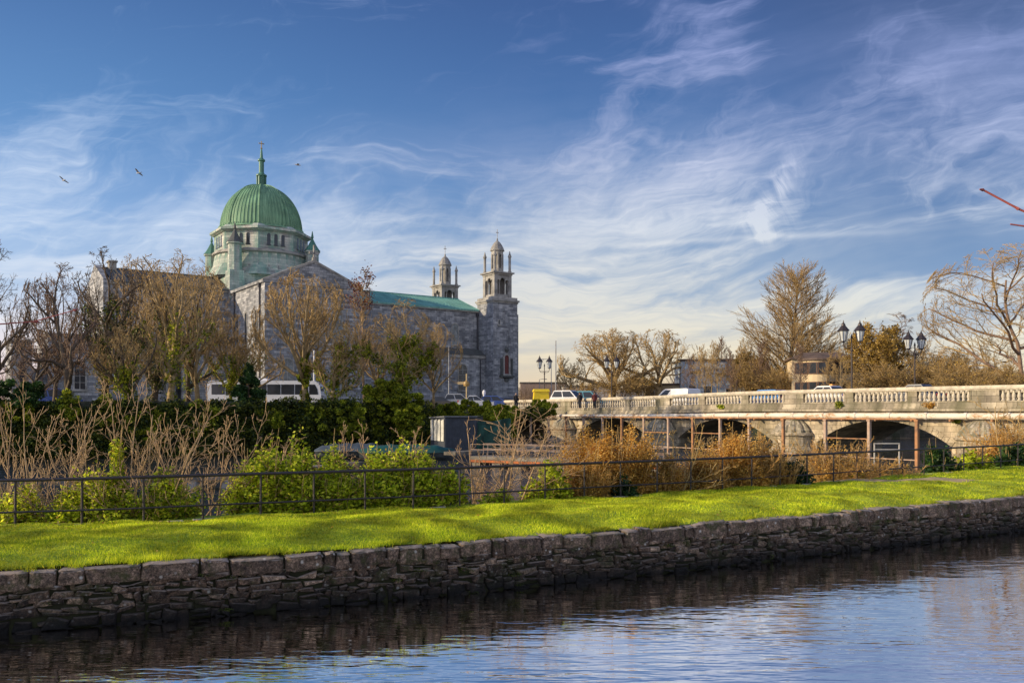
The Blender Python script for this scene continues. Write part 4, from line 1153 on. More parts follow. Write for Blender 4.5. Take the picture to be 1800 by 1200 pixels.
MB().poly_y([(.22, 2.85), (-.05, 2.85), (-.05, 2.98), (-.30, 2.62), (-.05, 2.4), (-.05, 2.5), (.22, 2.5)][::-1], -.075, -.062).build('white_arrow', WHITE, r) if 0 else None
# yellow grit bin
r = empty('grit_bin', W(951, 98, GZ), .1, 'bright yellow grit bin at the foot of the twin lantern lamp', 'bin')
YEL = simple('yellow plastic', (.85, .62, .02), .5, .1, 3, 0, 0)
MB().box(-.9, .9, -.5, .5, .9, 1.85, .08, .05).build('body', YEL, r); MB().box(-.97, .97, -.56, .56, 1.85, 2.15, .12, .1).build('lid', YEL, r)
MB().box(-.8, .8, -.4, .4, 0, .9).build('plinth', CONC, r)
# bollard
o = MB().lathe([(.14, 0), (.14, 1.6), (.20, 1.7), (.22, 2.0), (.1, 2.2)], 10).build('bollard', WHITE); o.location = W(851, 104, GZ); tag(o, 'white topped bollard between parked cars and the cathedral corner', 'bollard')

# ---- vehicles
def car(loc, rz, c, L=4.3, H=1.48, style='hatch', label='', kind='parked_car', cat='car', group='cars parked on the far bank'):
    r = empty(kind, loc, rz, label, cat, group); Wd = .88 if L < 5 else 1.0; nm = 'car paint %02d%02d%02d' % tuple(int(x * 99) for x in c)
    P = MATS[nm] if nm in MATS else carpaint(nm, c); h = L / 2; hz = H
    belt = .58 * hz if L < 5 else .55 * hz
    if style == 'hatch': prof = [(-h, .32), (-h, .62), (-h + .12, belt), (h - 1.15, belt + .02), (h - .15, belt - .18), (h, .55), (h, .3)]; cab = [(-h + .15, belt), (-h + .55, hz - .02), (-h + .9, hz), (h - 2.0, hz), (h - 1.15, belt)]
    elif style == 'van': prof = [(-h, .35), (-h, hz * .6), (h - 1.0, hz * .6), (h - .1, hz * .45), (h, .6), (h, .35)]; cab = [(-h, hz * .6), (-h + .06, hz - .1), (-h + .3, hz), (h - 2.1, hz), (h - 1.75, hz - .12), (h - 1.0, hz * .6)]
    else: prof = [(-h, .32), (-h, .65), (-h + .1, belt - .02), (h - 1.2, belt), (h - .12, belt - .16), (h, .55), (h, .3)]; cab = [(-h + .75, belt), (-h + 1.3, hz), (h - 2.05, hz), (h - 1.2, belt)]
    n = len(prof)
    m = MB()
    def skew(p, y0, y1, inset):
        vs = [(a, -y0, b) for a, b in p] + [(a, y0, b) for a, b in p]; k = len(p)
        return vs, [tuple(range(k)), tuple(range(2 * k - 1, k - 1, -1))] + [(i, k + i, k + (i + 1) % k, (i + 1) % k) for i in range(k)]
    m.add(*skew(prof[::-1], Wd, Wd, 0))
    zt = max(b for a, b in cab); k = len(cab)
    vs = []
    for sg in (-1, 1):
        for a, b in cab: vs.append((a, sg * (Wd - .02 - .16 * (b - cab[0][1]) / (zt - cab[0][1])), b))
    m.add(vs, [tuple(range(k - 1, -1, -1)), tuple(range(k, 2 * k))] + [(i, (i + 1) % k, k + (i + 1) % k, k + i) for i in range(k - 1)])
    m.build('body', P, r)
    z0, z1 = cab[0][1], zt
    def side(sg, a0, a1, b0, b1, t0, t1):
        f = lambda t: sg * (Wd - .02 - .16 * t + .012)
        z = lambda t: z0 + (z1 - z0) * t
        return [(a0, f(t0), z(t0)), (a1, f(t0), z(t0)), (b1, f(t1), z(t1)), (b0, f(t1), z(t1))]
    xr0, xr1 = cab[0][0], cab[-1][0]; xt0 = [a for a, b in cab if b > zt - .05][0]; xt1 = [a for a, b in cab if b > zt - .05][-1]
    lerp = lambda a, b, t: a + (b - a) * t
    spl = [(.05, .46), (.50, .93)] if style != 'van' else [(.70, .95)]
    for sg in (-1, 1):
        for (p, q) in spl:
            lo = (lerp(xr0, xr1, p), lerp(xr0, xr1, q)); hi = (lerp(lerp(xr0, xt0, .85), lerp(xr1, xt1, .85), p), lerp(lerp(xr0, xt0, .85), lerp(xr1, xt1, .85), q))
            MB().add(side(sg, lo[0], lo[1], hi[0], hi[1], .08, .85), [(0, 1, 2, 3) if sg < 0 else (3, 2, 1, 0)]).build('side_window', GLASSD, r)
    def endw(xa, xb, nmz):
        d = .015 if xa > xb else -.015
        f = lambda t: (Wd - .1 - .16 * t); z = lambda t: z0 + (z1 - z0) * t
        pa, pb = lerp(xa, xb, .1) + d, lerp(xa, xb, .88) + d
        MB().add([(pa, -f(.1), z(.1)), (pa, f(.1), z(.1)), (pb, f(.88), z(.88)), (pb, -f(.88), z(.88))], [(0, 1, 2, 3) if d > 0 else (3, 2, 1, 0)]).build(nmz, GLASSD, r)
    endw(xr1, xt1, 'windscreen')
    if style != 'van': endw(xr0, xt0, 'rear_window')
    for wx in (-h + .8, h - .85):
        for sg in (-1, 1):
            t = MB().bar((wx, sg * (Wd - .2), .32), (wx, sg * (Wd + .01), .32), .32, n=16).build('wheel', TYRE, r)
            MB().bar((wx, sg * (Wd - .02), .32), (wx, sg * (Wd + .02), .32), .19, n=12).build('rim', GALV, t)
    for sg in (-1, 1):
        MB().box(h - .06, h + .015, sg * .62 - .2, sg * .62 + .2, .60, .74).build('headlight', LG, r)
        MB().box(-h - .015, -h + .05, sg * .66 - .12, sg * .66 + .12, .66, .9).build('tail_light', MATS.get('red lens') or simple('red lens', (.35, .02, .02), .3, .1, 3, 0, 0), r)
    return r
SIL, WHT, BLK, BLU, TEAL, REDc, NAVY = (.45, .47, .50), (.80, .80, .82), (.04, .04, .045), (.04, .10, .38), (.10, .32, .40), (.42, .10, .04), (.03, .05, .14)
car(W(808, 103, GZ), .1, SIL, 4.2, 1.72, 'hatch', 'silver estate car parked left of the finger signpost')
car(W(836, 99, GZ), .12, WHT, 4.1, 1.42, 'sedan', 'pale saloon car parked right of the finger signpost')
car(W(872, 104, GZ), .1, BLU, 4.2, 1.5, 'hatch', 'blue car parked at the foot of the cathedral tower')
car(W(776, 102, GZ), .1, BLK, 4.2, 1.4, 'sedan', 'dark car parked left of the silver estate car')
car(W(893, 108, GZ), .1, NAVY, 4.2, 1.4, 'hatch', 'dark car nearest the right corner of the cathedral tower')
car(W(102, 74, GZ - .3), .3, BLU, 4.4, 1.85, 'hatch', 'blue people carrier behind the bare shrubs at the far left')
car(W(1003, 96, 4.15), -.55, WHT, 4.6, 1.95, 'hatch', 'white estate car at the left end of the bridge')
car(W(1038, 99, 4.15), -.4, TEAL, 4.4, 1.95, 'hatch', 'teal car behind two pedestrians on the left end of the bridge')
def onb(s_, y_): x, y, _ = bw(s_, y_); return (x, y, 4.16 + dz(s_))
def bpx(px, y_):   # bridge station whose lane point shows at this picture column
    lo, hi = -10, 80
    for _ in range(50):
        mid_ = (lo + hi) / 2; x, y, _z = bw(mid_, y_)
        if x / y < (px - CX) / F: lo = mid_
        else: hi = mid_
    return lo
car(onb(bpx(1187, 4.2), 4.2), BA + PI, WHT, 5.2, 2.05, 'van', 'white panel van driving over the bridge', 'van', 'van', 'vehicles on the bridge')
tx = car(onb(bpx(1450, 3), 3), BA + PI, WHT, 4.5, 1.62, 'sedan', 'white car with small orange roof light crossing the bridge', 'car', 'car', 'vehicles on the bridge')
MB().box(-.9, -.6, -.3, .3, 1.62, 1.76, .03, .03).build('roof_light', MATS['orange paint'], tx)
car(onb(bpx(1345, 3.2), 3.2), BA + PI, (.03, .22, .60), 4.4, 1.47, 'hatch', 'bright blue car low behind the balustrade in the middle of the bridge', 'car', 'car', 'vehicles on the bridge')
car(onb(bpx(1608, 5.5), 5.5), BA + PI, (.10, .11, .14), 4.4, 1.62, 'sedan', 'dark grey car under the right twin lantern lamp on the bridge', 'car', 'car', 'vehicles on the bridge')
# coach
def coach(loc, rz, L, label):
    r = empty('coach', loc, rz, label, 'coach'); h = L / 2; H = 3.15
    prof = [(-h, .45), (-h, H - .35), (-h + .15, H - .1), (-h + .5, H), (h - .9, H), (h - .35, H - .18), (h - .12, H - .7), (h, 1.6), (h, .4)]
    m = MB(); m.poly_y(prof[::-1], -1.25, 1.25); m.build('body', WHITE, r)
    for sg in (-1, 1):
        n = 7
        for i in range(n):
            a = -h + .5 + (L - 1.9) * i / n; b = a + (L - 1.9) / n - .07
            MB().box(a, b, min(sg * 1.25, sg * 1.265), max(sg * 1.25, sg * 1.265), 1.55, 2.72).build('side_window', GLASSD, r)
        MB().poly_y([(h - 1.36, 1.55), (h - .32, 1.55), (h - .42, 2.2), (h - .7, 2.72), (h - 1.36, 2.72)], min(sg * 1.25, sg * 1.265), max(sg * 1.25, sg * 1.265)).build('side_window', GLASSD, r)
        for wx in (-h + 2.6, h - 2.6): MB().bar((wx, sg * 1.0, .5), (wx, sg * 1.27, .5), .5, n=20).build('wheel', TYRE, r)
    MB().box(-h + 3.0, -h + 7.0, -.9, .9, H, H + .28, .35, .15).build('roof_unit', WHITE, r)
    MB().add([(h + .01, -1.1, 1.3), (h + .01, 1.1, 1.3), (h - .10, 1.1, 2.5), (h - .10, -1.1, 2.5)], [(0, 1, 2, 3)]).build('windscreen', GLASSD, r)
    return r
coach(W(469, 100, GZ), .05, 13.0, 'white coach with dark windows parked behind the trees by the cathedral')

# ---- people (small figures)
SKIN = simple('skin', (.50, .30, .21), .6, .1, 6, 0, 0); HAIR = simple('dark hair', (.05, .03, .02), .7, .3, 9)
def person(loc, rz, coat, label, bald=False):
    me = bpy.data.meshes.new('person')
    J = [(0, 0, .93), (0, 0, 1.15), (0, 0, 1.40), (0, 0, 1.50), (.01, 0, 1.60), (.02, 0, 1.72),
         (0, .17, 1.40), (-.03, .23, 1.12), (.06, .24, .88), (.09, .24, .80), (0, -.17, 1.40), (.02, -.24, 1.12), (.12, -.22, .90), (.15, -.22, .82),
         (0, .09, .88), (.06, .10, .50), (.0, .10, .09), (.14, .11, .04), (0, -.09, .88), (-.04, -.10, .50), (-.12, -.10, .09), (.02, -.11, .04)]
    Rr = [.14, .13, .15, .06, .085, .075, .065, .05, .04, .035, .065, .05, .04, .035, .095, .065, .045, .035, .095, .065, .045, .035]
    Ed = [(0, 1), (1, 2), (2, 3), (3, 4), (4, 5), (2, 6), (6, 7), (7, 8), (8, 9), (2, 10), (10, 11), (11, 12), (12, 13), (0, 14), (14, 15), (15, 16), (16, 17), (0, 18), (18, 19), (19, 20), (20, 21)]
    me.from_pydata(J, Ed, []); o = bpy.data.objects.new('person', me); col.objects.link(o); me.materials.append(SKIN)
    sk = o.modifiers.new('skin', 'SKIN'); sv = me.skin_vertices[0].data
    for v_, r_2 in zip(sv, Rr): v_.radius = (r_2, r_2)
    sv[0].use_root = True; o.modifiers.new('sub', 'SUBSURF').levels = 1
    o.location = loc; o.rotation_euler = (0, 0, rz); tag(o, label, 'person')
    cm = MB(); cm.lathe([(.19, .80), (.185, 1.0), (.18, 1.2), (.215, 1.38), (.15, 1.47), (.08, 1.52)], 12)
    for sg in (-1, 1): cm.path([(0, sg * .18, 1.42), (-.02 if sg > 0 else .02, sg * .25, 1.12), (.07 if sg > 0 else .12, sg * .245, .88)], [.085, .07, .055], 8)
    cm.build('coat', coat, o)
    t = MB()
    for sg in (-1, 1): t.path([(0, sg * .09, .92), (.06 if sg > 0 else -.04, sg * .1, .5), (.0 if sg > 0 else -.12, sg * .1, .1)], [.115, .085, .07], 8)
    t.build('trousers', NAVYC, o)
    if not bald: MB().lathe([(.095, 1.62), (.105, 1.70), (.085, 1.78), (.03, 1.81)], 10, (-.01, 0)).build('hair', HAIR, o)
    return o
NAVYC = simple('dark trousers', (.03, .035, .05), .9, .2, 6); COATB = simple('black coat', (.02, .02, .025), .9, .2, 6); COATN = simple('maroon coat', (.12, .03, .03), .9, .2, 6)
person(W(907, 92, 4.0), -1.2, COATB, 'bald person in a black coat beside the hedge at the bridge end', True)
person(W(1019, 90.5, 4.0), -2.0, COATB, 'person in a black coat walking on the bridge before the white estate car')
person(W(1045, 88.5, 4.0), -2.0, COATN, 'person in a dark red coat walking on the bridge before the teal car')

# ---- gulls
def gull(loc, rz, roll, label, dark=False):
    g_ = MB()
    g_.lathe([(.01, -.34), (.05, -.26), (.085, -.05), (.09, .08), (.055, .22), (.06, .30), (.03, .37), (.008, .43)], 8)
    T = Matrix.Rotation(PI / 2, 4, 'Y')
    m = MB(T); m.v = []; m.lathe([(.01, -.34), (.05, -.26), (.085, -.05), (.09, .08), (.055, .22), (.06, .30), (.03, .37), (.008, .43)], 8)
    o = m.build('gull', MATS['gull white'] if 'gull white' in MATS else simple('gull white', (.5, .5, .5), .8, .2, 5, 0, 0), None, True)
    for sg in (-1, 1):
        w = MB(); pts = [(.16, .05, .02), (.20, .34, .14), (.06, .72, .10), (-.08, .74, .10), (-.06, .36, .13), (-.10, .05, .02)]
        v1 = [(a, sg * b, c) for a, b, c in pts]; v2 = [(a, sg * b, c + .015) for a, b, c in pts]
        w.add(v1 + v2, [tuple(range(5, -1, -1)), tuple(range(6, 12))] + [(i, (i + 1) % 6, 6 + (i + 1) % 6, 6 + i) for i in range(6)])
        w.build('wing', MATS['gull grey'] if 'gull grey' in MATS else simple('gull grey', (.28, .28, .30), .8, .3, 5, 0, 0), o)
    MB().add([(-.3, -.03, 0), (-.3, .03, 0), (-.46, .08, 0), (-.46, -.08, 0), (-.3, 0, .02), (-.44, 0, .015)], [(0, 3, 2, 1), (0, 1, 4), (4, 1, 2, 5), (0, 4, 5, 3)]).build('tail', MATS['gull white'], o)
    o.location = loc; o.rotation_euler = (roll, .1, rz); return tag(o, label, 'gull', 'gulls in the sky around the dome')
gull(W(112, 120, py=317), 2.6, .5, 'small gull gliding at the far left of the sky')
gull(W(244, 110, py=304), 2.9, .4, 'gull flying left of the dome spire, wings spread')
gull(W(523, 105, py=290), .3, .2, 'pale gull flying right of the dome spire')

CONCD = simple('dirty concrete', (.20, .18, .155), .95, .45, 1.2, c2=(.08, .075, .06))
# ---- walkway, weir, shed, covered boats on the river
r = empty('sluice_walkway', (0, 0, 0), 0, 'low concrete sluice walkway with rusty edge and thin handrails before the bridge arches', 'walkway')
m = MB(); a = W(826, 50, 1.0); b = W(1165, 43.5, 1.0); d = Vector((b[0] - a[0], b[1] - a[1], 0)).normalized(); nn = Vector((-d.y, d.x, 0))
def slab(m, a, b, w, z0, z1):
    a = Vector((a[0], a[1], 0)); b = Vector((b[0], b[1], 0)); d = (b - a).normalized(); nn = Vector((-d.y, d.x, 0)) * w
    p = [a, b, b + nn, a + nn]; m.add([(q.x, q.y, z0) for q in p] + [(q.x, q.y, z1) for q in p], [(0, 3, 2, 1), (4, 5, 6, 7), (0, 1, 5, 4), (1, 2, 6, 5), (2, 3, 7, 6), (3, 0, 4, 7)])
slab(m, a, b, 1.5, .86, 1.06); m.build('concrete_deck', CONCD, r)
m = MB(); slab(m, (a[0] + nn.x * -.04, a[1] + nn.y * -.04), (b[0] + nn.x * -.04, b[1] + nn.y * -.04), .04, .72, .85); m.build('rusty_edge_beam', simple('bright rust', (.42, .13, .04), .9, .5, 1.5), r)
L_ = (Vector(b) - Vector(a)).length
for i in range(9):
    c = Vector((a[0], a[1], 0)) + d * (.4 + i * (L_ - .8) / 8)
    m = MB(); T = Matrix.Translation((c.x, c.y, 0)) @ Matrix.Rotation(math.atan2(d.y, d.x), 4, 'Z'); m.M = T; m.box(-.28, .28, .05, 1.3, -.6, .858); m.build('pier', CONCD, r)
for off in (.1, 1.4):
    m = MB()
    for i in range(11):
        c = Vector((a[0], a[1], 0)) + d * (i * L_ / 10) + nn * off; m.bar((c.x, c.y, 1.1), (c.x, c.y, 1.75), .02, n=5)
    for z in (1.45, 1.75):
        p = Vector((a[0], a[1], 0)) + nn * off; q = p + d * L_; m.bar((p.x, p.y, z), (q.x, q.y, z), .018, n=5)
    m.build('handrail', RUSTG, r)
r = empty('weir_beam', (0, 0, 0), 0, 'long pale concrete beam across the dark river behind the left shrubs', 'weir')
m = MB(); a = W(-160, 30, 0); b = W(428, 36, 0); slab(m, a, b, .7, .82, 1.02); slab(m, (b[0] + .1, b[1] + .1), W(640, 45, 0), .7, .82, 1.02); m.build('beam', CONCD, r)
for i in range(8):
    p = Vector(a).lerp(Vector(b), (i + .5) / 8); MB(Matrix.Translation((p.x, p.y, 0))).box(-.22, .22, .05, .6, -.6, .818).build('pier', CONC, r)
m = MB()
slab(m, W(800, 52, 0), W(990, 62, 0), .9, 1.0, 1.2)
o = m.build('concrete_walkway', CONCD); tag(o, 'narrow concrete walkway behind the sluice leading towards the leftmost arch', 'walkway')
# shed
r = empty('riverside_shed', W(782, 62, 0), math.radians(0), 'dark corrugated shed with white slatted door on the river edge below the hedge', 'shed')
x0 = -(782 - 749) / F * 62; x1 = (836 - 782) / F * 62
DBL = simple('slate blue cladding', (.045, .055, .075), .6, .3, 3)
ztop = CZ + (725 - 733) * 62 / F; zl = CZ + (725 - 742) * 62 / F; zb_ = CZ + (725 - 778) * 62 / F
m = MB()
m.add([(0, 0, RIV - .4), (x1, .5, RIV - .4), (x1, .5, ztop), (0, 0, ztop), (x0, 3.5, RIV - .4), (x0, 3.5, ztop - .1), (x1 + .4, 4.2, RIV - .4), (x1 + .4, 4.2, ztop)], [(0, 1, 2, 3), (4, 0, 3, 5), (1, 6, 7, 2), (3, 2, 7, 5)])
m.build('wall', DBL, r)
m = MB()
for i in range(12):
    t = i / 12; m.bar((x1 * t + .03, .5 * t - .03, zb_ - .5), (x1 * t + .03, .5 * t - .03, ztop), .025, n=4)
m.build('corrugation', DBL, r)
m = MB()
for i in range(4):
    t0 = .03 + i * .24; t1 = t0 + .19
    p = lambda t, z: (x0 * t - .06, 3.5 * t - .02, z)
    m.add([p(t0, zb_ + .1), p(t1, zb_ + .1), p(t1, ztop - .25), p(t0, ztop - .15)], [(1, 0, 3, 2)])
m.build('white_door_panels', simple('weathered white boards', (.55, .55, .50), .8, .25, 3), r)
m = MB(); m.add([(-.1 + x0, 3.4, ztop - .02), (0, -.15, ztop + .08), (x1 + .1, .35, ztop + .08), (x1 + .5, 4.4, ztop + .1)], [(0, 1, 2, 3)]); m.bar((x0 - .1, 3.5, ztop - .05), (0, -.12, ztop + .05), .06, n=4).bar((0, -.12, ztop + .05), (x1 + .1, .35, ztop + .05), .06, n=4)
m.build('roof', simple('shed roofing', (.16, .17, .19), .6, .3, 3), r)
# tarpaulin covered boats
TARP = simple('green tarpaulin', (.012, .075, .06), .45, .5, .9, 0, .3, c2=(.008, .045, .04))
TARP2 = simple('blue grey tarpaulin', (.06, .08, .10), .5, .4, 1, 0, .3)
def boat(cx, Y, L, mat, label, seed):
    r = empty('covered_boat', W(cx, Y, RIV), .1, label, 'boat', 'covered boats moored at the far quay'); m = MB(); n = 14; vs = []; fs = []; g = random.Random(seed)
    secs = [(-1, .55), (-.8, .75), (-.4, .95), (0, 1), (.4, .97), (.75, .75), (.92, .4), (1, .03)]
    for t, w in secs:
        for k, (yy, zz) in enumerate([(-.9, .55), (-.8, .2), (-.4, -.15), (0, -.2), (.4, -.15), (.8, .2), (.9, .55)]): vs.append((t * L / 2, yy * w, zz + .12 * max(0, t) * (zz > .3)))
    for i in range(len(secs) - 1):
        for k in range(6): fs.append((i * 7 + k, (i + 1) * 7 + k, (i + 1) * 7 + k + 1, i * 7 + k + 1))
    fs.append(tuple(range(7))); m.add(vs, fs).build('hull', simple('dark boat hull', (.05, .06, .06), .5, .3, 3) if 'dark boat hull' not in MATS else MATS['dark boat hull'], r)
    m = MB(); vs = []; fs = []; nx = 24
    for i in range(nx + 1):
        t = -1 + 2 * i / nx; w = max(.04, 1 - abs(t) ** 4 * (.9 if t > 0 else .4))
        for k in range(9):
            a = PI * k / 8; sag = .05 * math.sin(t * 19 + seed) * math.sin(a) + g.uniform(-.02, .02)
            vs.append((t * L / 2 * 1.01, -.97 * w * math.cos(a), .50 + (.55 * (1 - abs(t) ** 3 * .7) + sag) * math.sin(a)))
    for i in range(nx):
        for k in range(8): fs.append((i * 9 + k, (i + 1) * 9 + k, (i + 1) * 9 + k + 1, i * 9 + k + 1))
    m.add(vs, fs).build('tarpaulin', mat, r, True)
    return r
boat(715, 57, 6.2, TARP, 'boat under a dark green tarpaulin moored below the ivy covered tree', 2)
boat(622, 59, 5.2, TARP2, 'boat under a grey blue cover moored left of the green one', 5)
o = None
# net screen next to the shed
m = MB(); n = 16; vs = []; fs = []
x0_, y0_, _ = W(836, 63, 0); 
for i in range(n + 1):
    for k in range(6):
        t = i / n; vs.append((x0_ + t * 2.6, y0_ + .25 * math.sin(t * 14 + k) + t * 2, 2.9 + .25 * t - k * .42 + .05 * math.sin(t * 9)))
for i in range(n):
    for k in range(5): fs.append((i * 6 + k, i * 6 + k + 1, (i + 1) * 6 + k + 1, (i + 1) * 6 + k))
o = m.add(vs, fs).build('tarpaulin_screen', simple('green net', (.02, .08, .06), .8, .5, 1.5, 0, .3, c2=(.010, .03, .025)), None, True); tag(o, 'green tarpaulin sheet hanging beside the dark shed', 'screen')
# small white gate frame in the river to the right
o = MB().bar((0, 0, 0), (0, 0, 1.6), .035, n=4).bar((1.25, .0, 0), (1.25, 0, 1.6), .035, n=4).bar((-.02, 0, 1.6), (1.27, 0, 1.6), .035, n=4).bar((0, 0, 1.3), (1.25, 0, 1.3), .03, n=4).build('metal_gate_frame', simple('pale painted steel', (.6, .56, .5), .6, .2, 4)); o.location = W(1537, 43, RIV); tag(o, 'small pale rectangular frame standing in the water right of centre arch', 'frame')

# ---- buildings behind the bridge
BL_W = simple('pale blue render', (.42, .50, .60), .9, .15, .6); CREAM = simple('cream render', (.62, .50, .32), .9, .2, .6); ROOFB = simple('brown roof', (.12, .085, .07), .8, .3, 1)
def flatblock(name, loc, rz, L, D, H, mat, label, wins, roofmat=None, over=.25):
    r = empty(name, loc, rz, label, 'building'); MB().box(0, L, 0, D, -.5, H).build('wall', mat, r)
    MB().box(-over, L + over, -over, D + over, H, H + .25).build('roof', roofmat or ROOFB, r)
    for (x, z, w, h) in wins:
        f = MB().box(x, x + w, -.05, 0, z, z + h).build('window', WHITE if mat is not WHITE else TRIM, r); MB().box(x + .08, x + w - .08, -.07, -.051, z + .08, z + h - .08).build('pane', GLASSD, f)
    return r
Y_ = 118
flatblock('modern_building', W(1197, Y_, GZ), -.08, 11.5, 8, 6.6, BL_W, 'pale blue rendered modern building with flat roof behind the thin trees', [(1.0, 1.6, 1.1, 1.6), (3.0, 1.6, 1.2, 1.6), (1.1, 4.7, 1.8, .6), (6.5, 1.0, 2.2, 2.3)])
flatblock('annex', W(1262, Y_ - 1.5, GZ), -.08, 9.5, 6, 4.6, BL_W, 'lower blue grey wing joined to the right of the modern building', [(1.0, 1.2, 1.0, 1.6), (3.5, 1.2, 1.0, 1.6), (6.5, 1.2, 1.4, 1.6)])
flatblock('cream_outbuilding', W(1136, Y_ + 2, GZ), -.1, 4.6, 5, 3.3, CREAM, 'low cream outbuilding left of the pale blue building', [(.6, 1.0, .6, 1.6), (2.6, 1.0, .6, 1.6), (3.6, 1.0, .6, 1.6)])
r = empty('cream_house', W(1438, 100, GZ), -.2, 'cream two storey house with curved bay front and brown roof behind the white car', 'house')
MB().box(-2.8, 4.2, 1, 7, -.5, 5.8).build('wall', CREAM, r)
MB().lathe([(2.1, -.5), (2.1, 5.6)], 24, (0.4, 1.6)).build('bay', CREAM, r)
MB().lathe([(2.4, 5.6), (2.4, 5.8), (1.3, 6.15), (.2, 6.4)], 24, (.4, 1.6)).build('bay_roof', ROOFB, r)
m = MB(); m.box(-3.1, 4.5, .7, 7.3, 5.8, 6.0); m.box(-2.9, 4.3, .9, 7.1, 6.0, 6.7, 1.6, 2.0); m.build('roof', ROOFB, r)
for k in range(5):
    a = -PI / 2 + (k - 2) * .5; c = (.4 + 2.11 * math.cos(a), 1.6 + 2.11 * math.sin(a)); T = Matrix.Translation((*c, 0)) @ Matrix.Rotation(a + PI / 2, 4, 'Z')
    for z in (1.75, 4.05): 
        f = MB(T).box(-.48, .48, -.06, .02, z - .08, z + 1.32).build('window', simple('brown window frame', (.16, .08, .05), .6, .2, 4) if 'brown window frame' not in MATS else MATS['brown window frame'], r)
        MB(T).box(-.40, .40, -.075, -.061, z, z + 1.24).build('pane', GLASSD, f)
for wx_ in (-2.5, 2.9):
    for z in (1.75, 4.05):
        f = MB().box(wx_, wx_ + 1.0, .93, 1.02, z, z + 1.3).build('window', MATS['brown window frame'], r); MB().box(wx_ + .08, wx_ + .92, .915, .93, z + .08, z + 1.22).build('pane', GLASSD, f)
for i, (px, Y2, L2, H2, mt, lab) in enumerate([(990, 230, 14, 6.5, simple('distant pale render', (.45, .44, .44), .9, .15, .5), 'pale distant house beyond the pale grey pole'), (1040, 240, 16, 5.2, MATS['distant pale render'], 'low pale distant terrace behind the teal car'), (915, 260, 14, 8.5, simple('distant brick', (.28, .20, .16), .9, .2, .5), 'distant brown brick building just right of the cathedral tower'), (1090, 220, 12, 5.5, MATS['distant pale render'], 'pale distant house behind the spreading trees')]):
    flatblock('distant_house', W(px, Y2, GZ), 0, L2, 9, H2, mt, lab, [(1.5 + 2.6 * k, 1.5, 1.1, 1.5) for k in range(int(L2 / 2.8))], SLATE)

# ================================================================== PLANTS
def tubes_np(segs, sides):
    """segs (n,8): p0 p1 r0 r1 -> V,F separate prisms"""
    S = np.asarray(segs, float); n = len(S); p0, p1, r0, r1 = S[:, :3], S[:, 3:6], S[:, 6], S[:, 7]
    d = p1 - p0; L = np.linalg.norm(d, axis=1); d /= np.maximum(L, 1e-6)[:, None]
    ref = np.where(np.abs(d[:, 2:3]) < .9, np.array([[0, 0, 1.]]), np.array([[1., 0, 0]]))
    a = np.cross(d, ref); a /= np.linalg.norm(a, axis=1)[:, None]; b = np.cross(d, a)
    t = 2 * PI * np.arange(sides) / sides
    ring = a[:, None] * np.cos(t)[None, :, None] + b[:, None] * np.sin(t)[None, :, None]
    V = np.concatenate([p0[:, None] + ring * r0[:, None, None], p1[:, None] + ring * r1[:, None, None]], 1).reshape(-1, 3)
    k = np.arange(sides); k2 = (k + 1) % sides
    f = np.stack([k, k2, sides + k2, sides + k], 1)
    Fq = (f[None] + (np.arange(n) * 2 * sides)[:, None, None]).reshape(-1, 4)
    return V, Fq
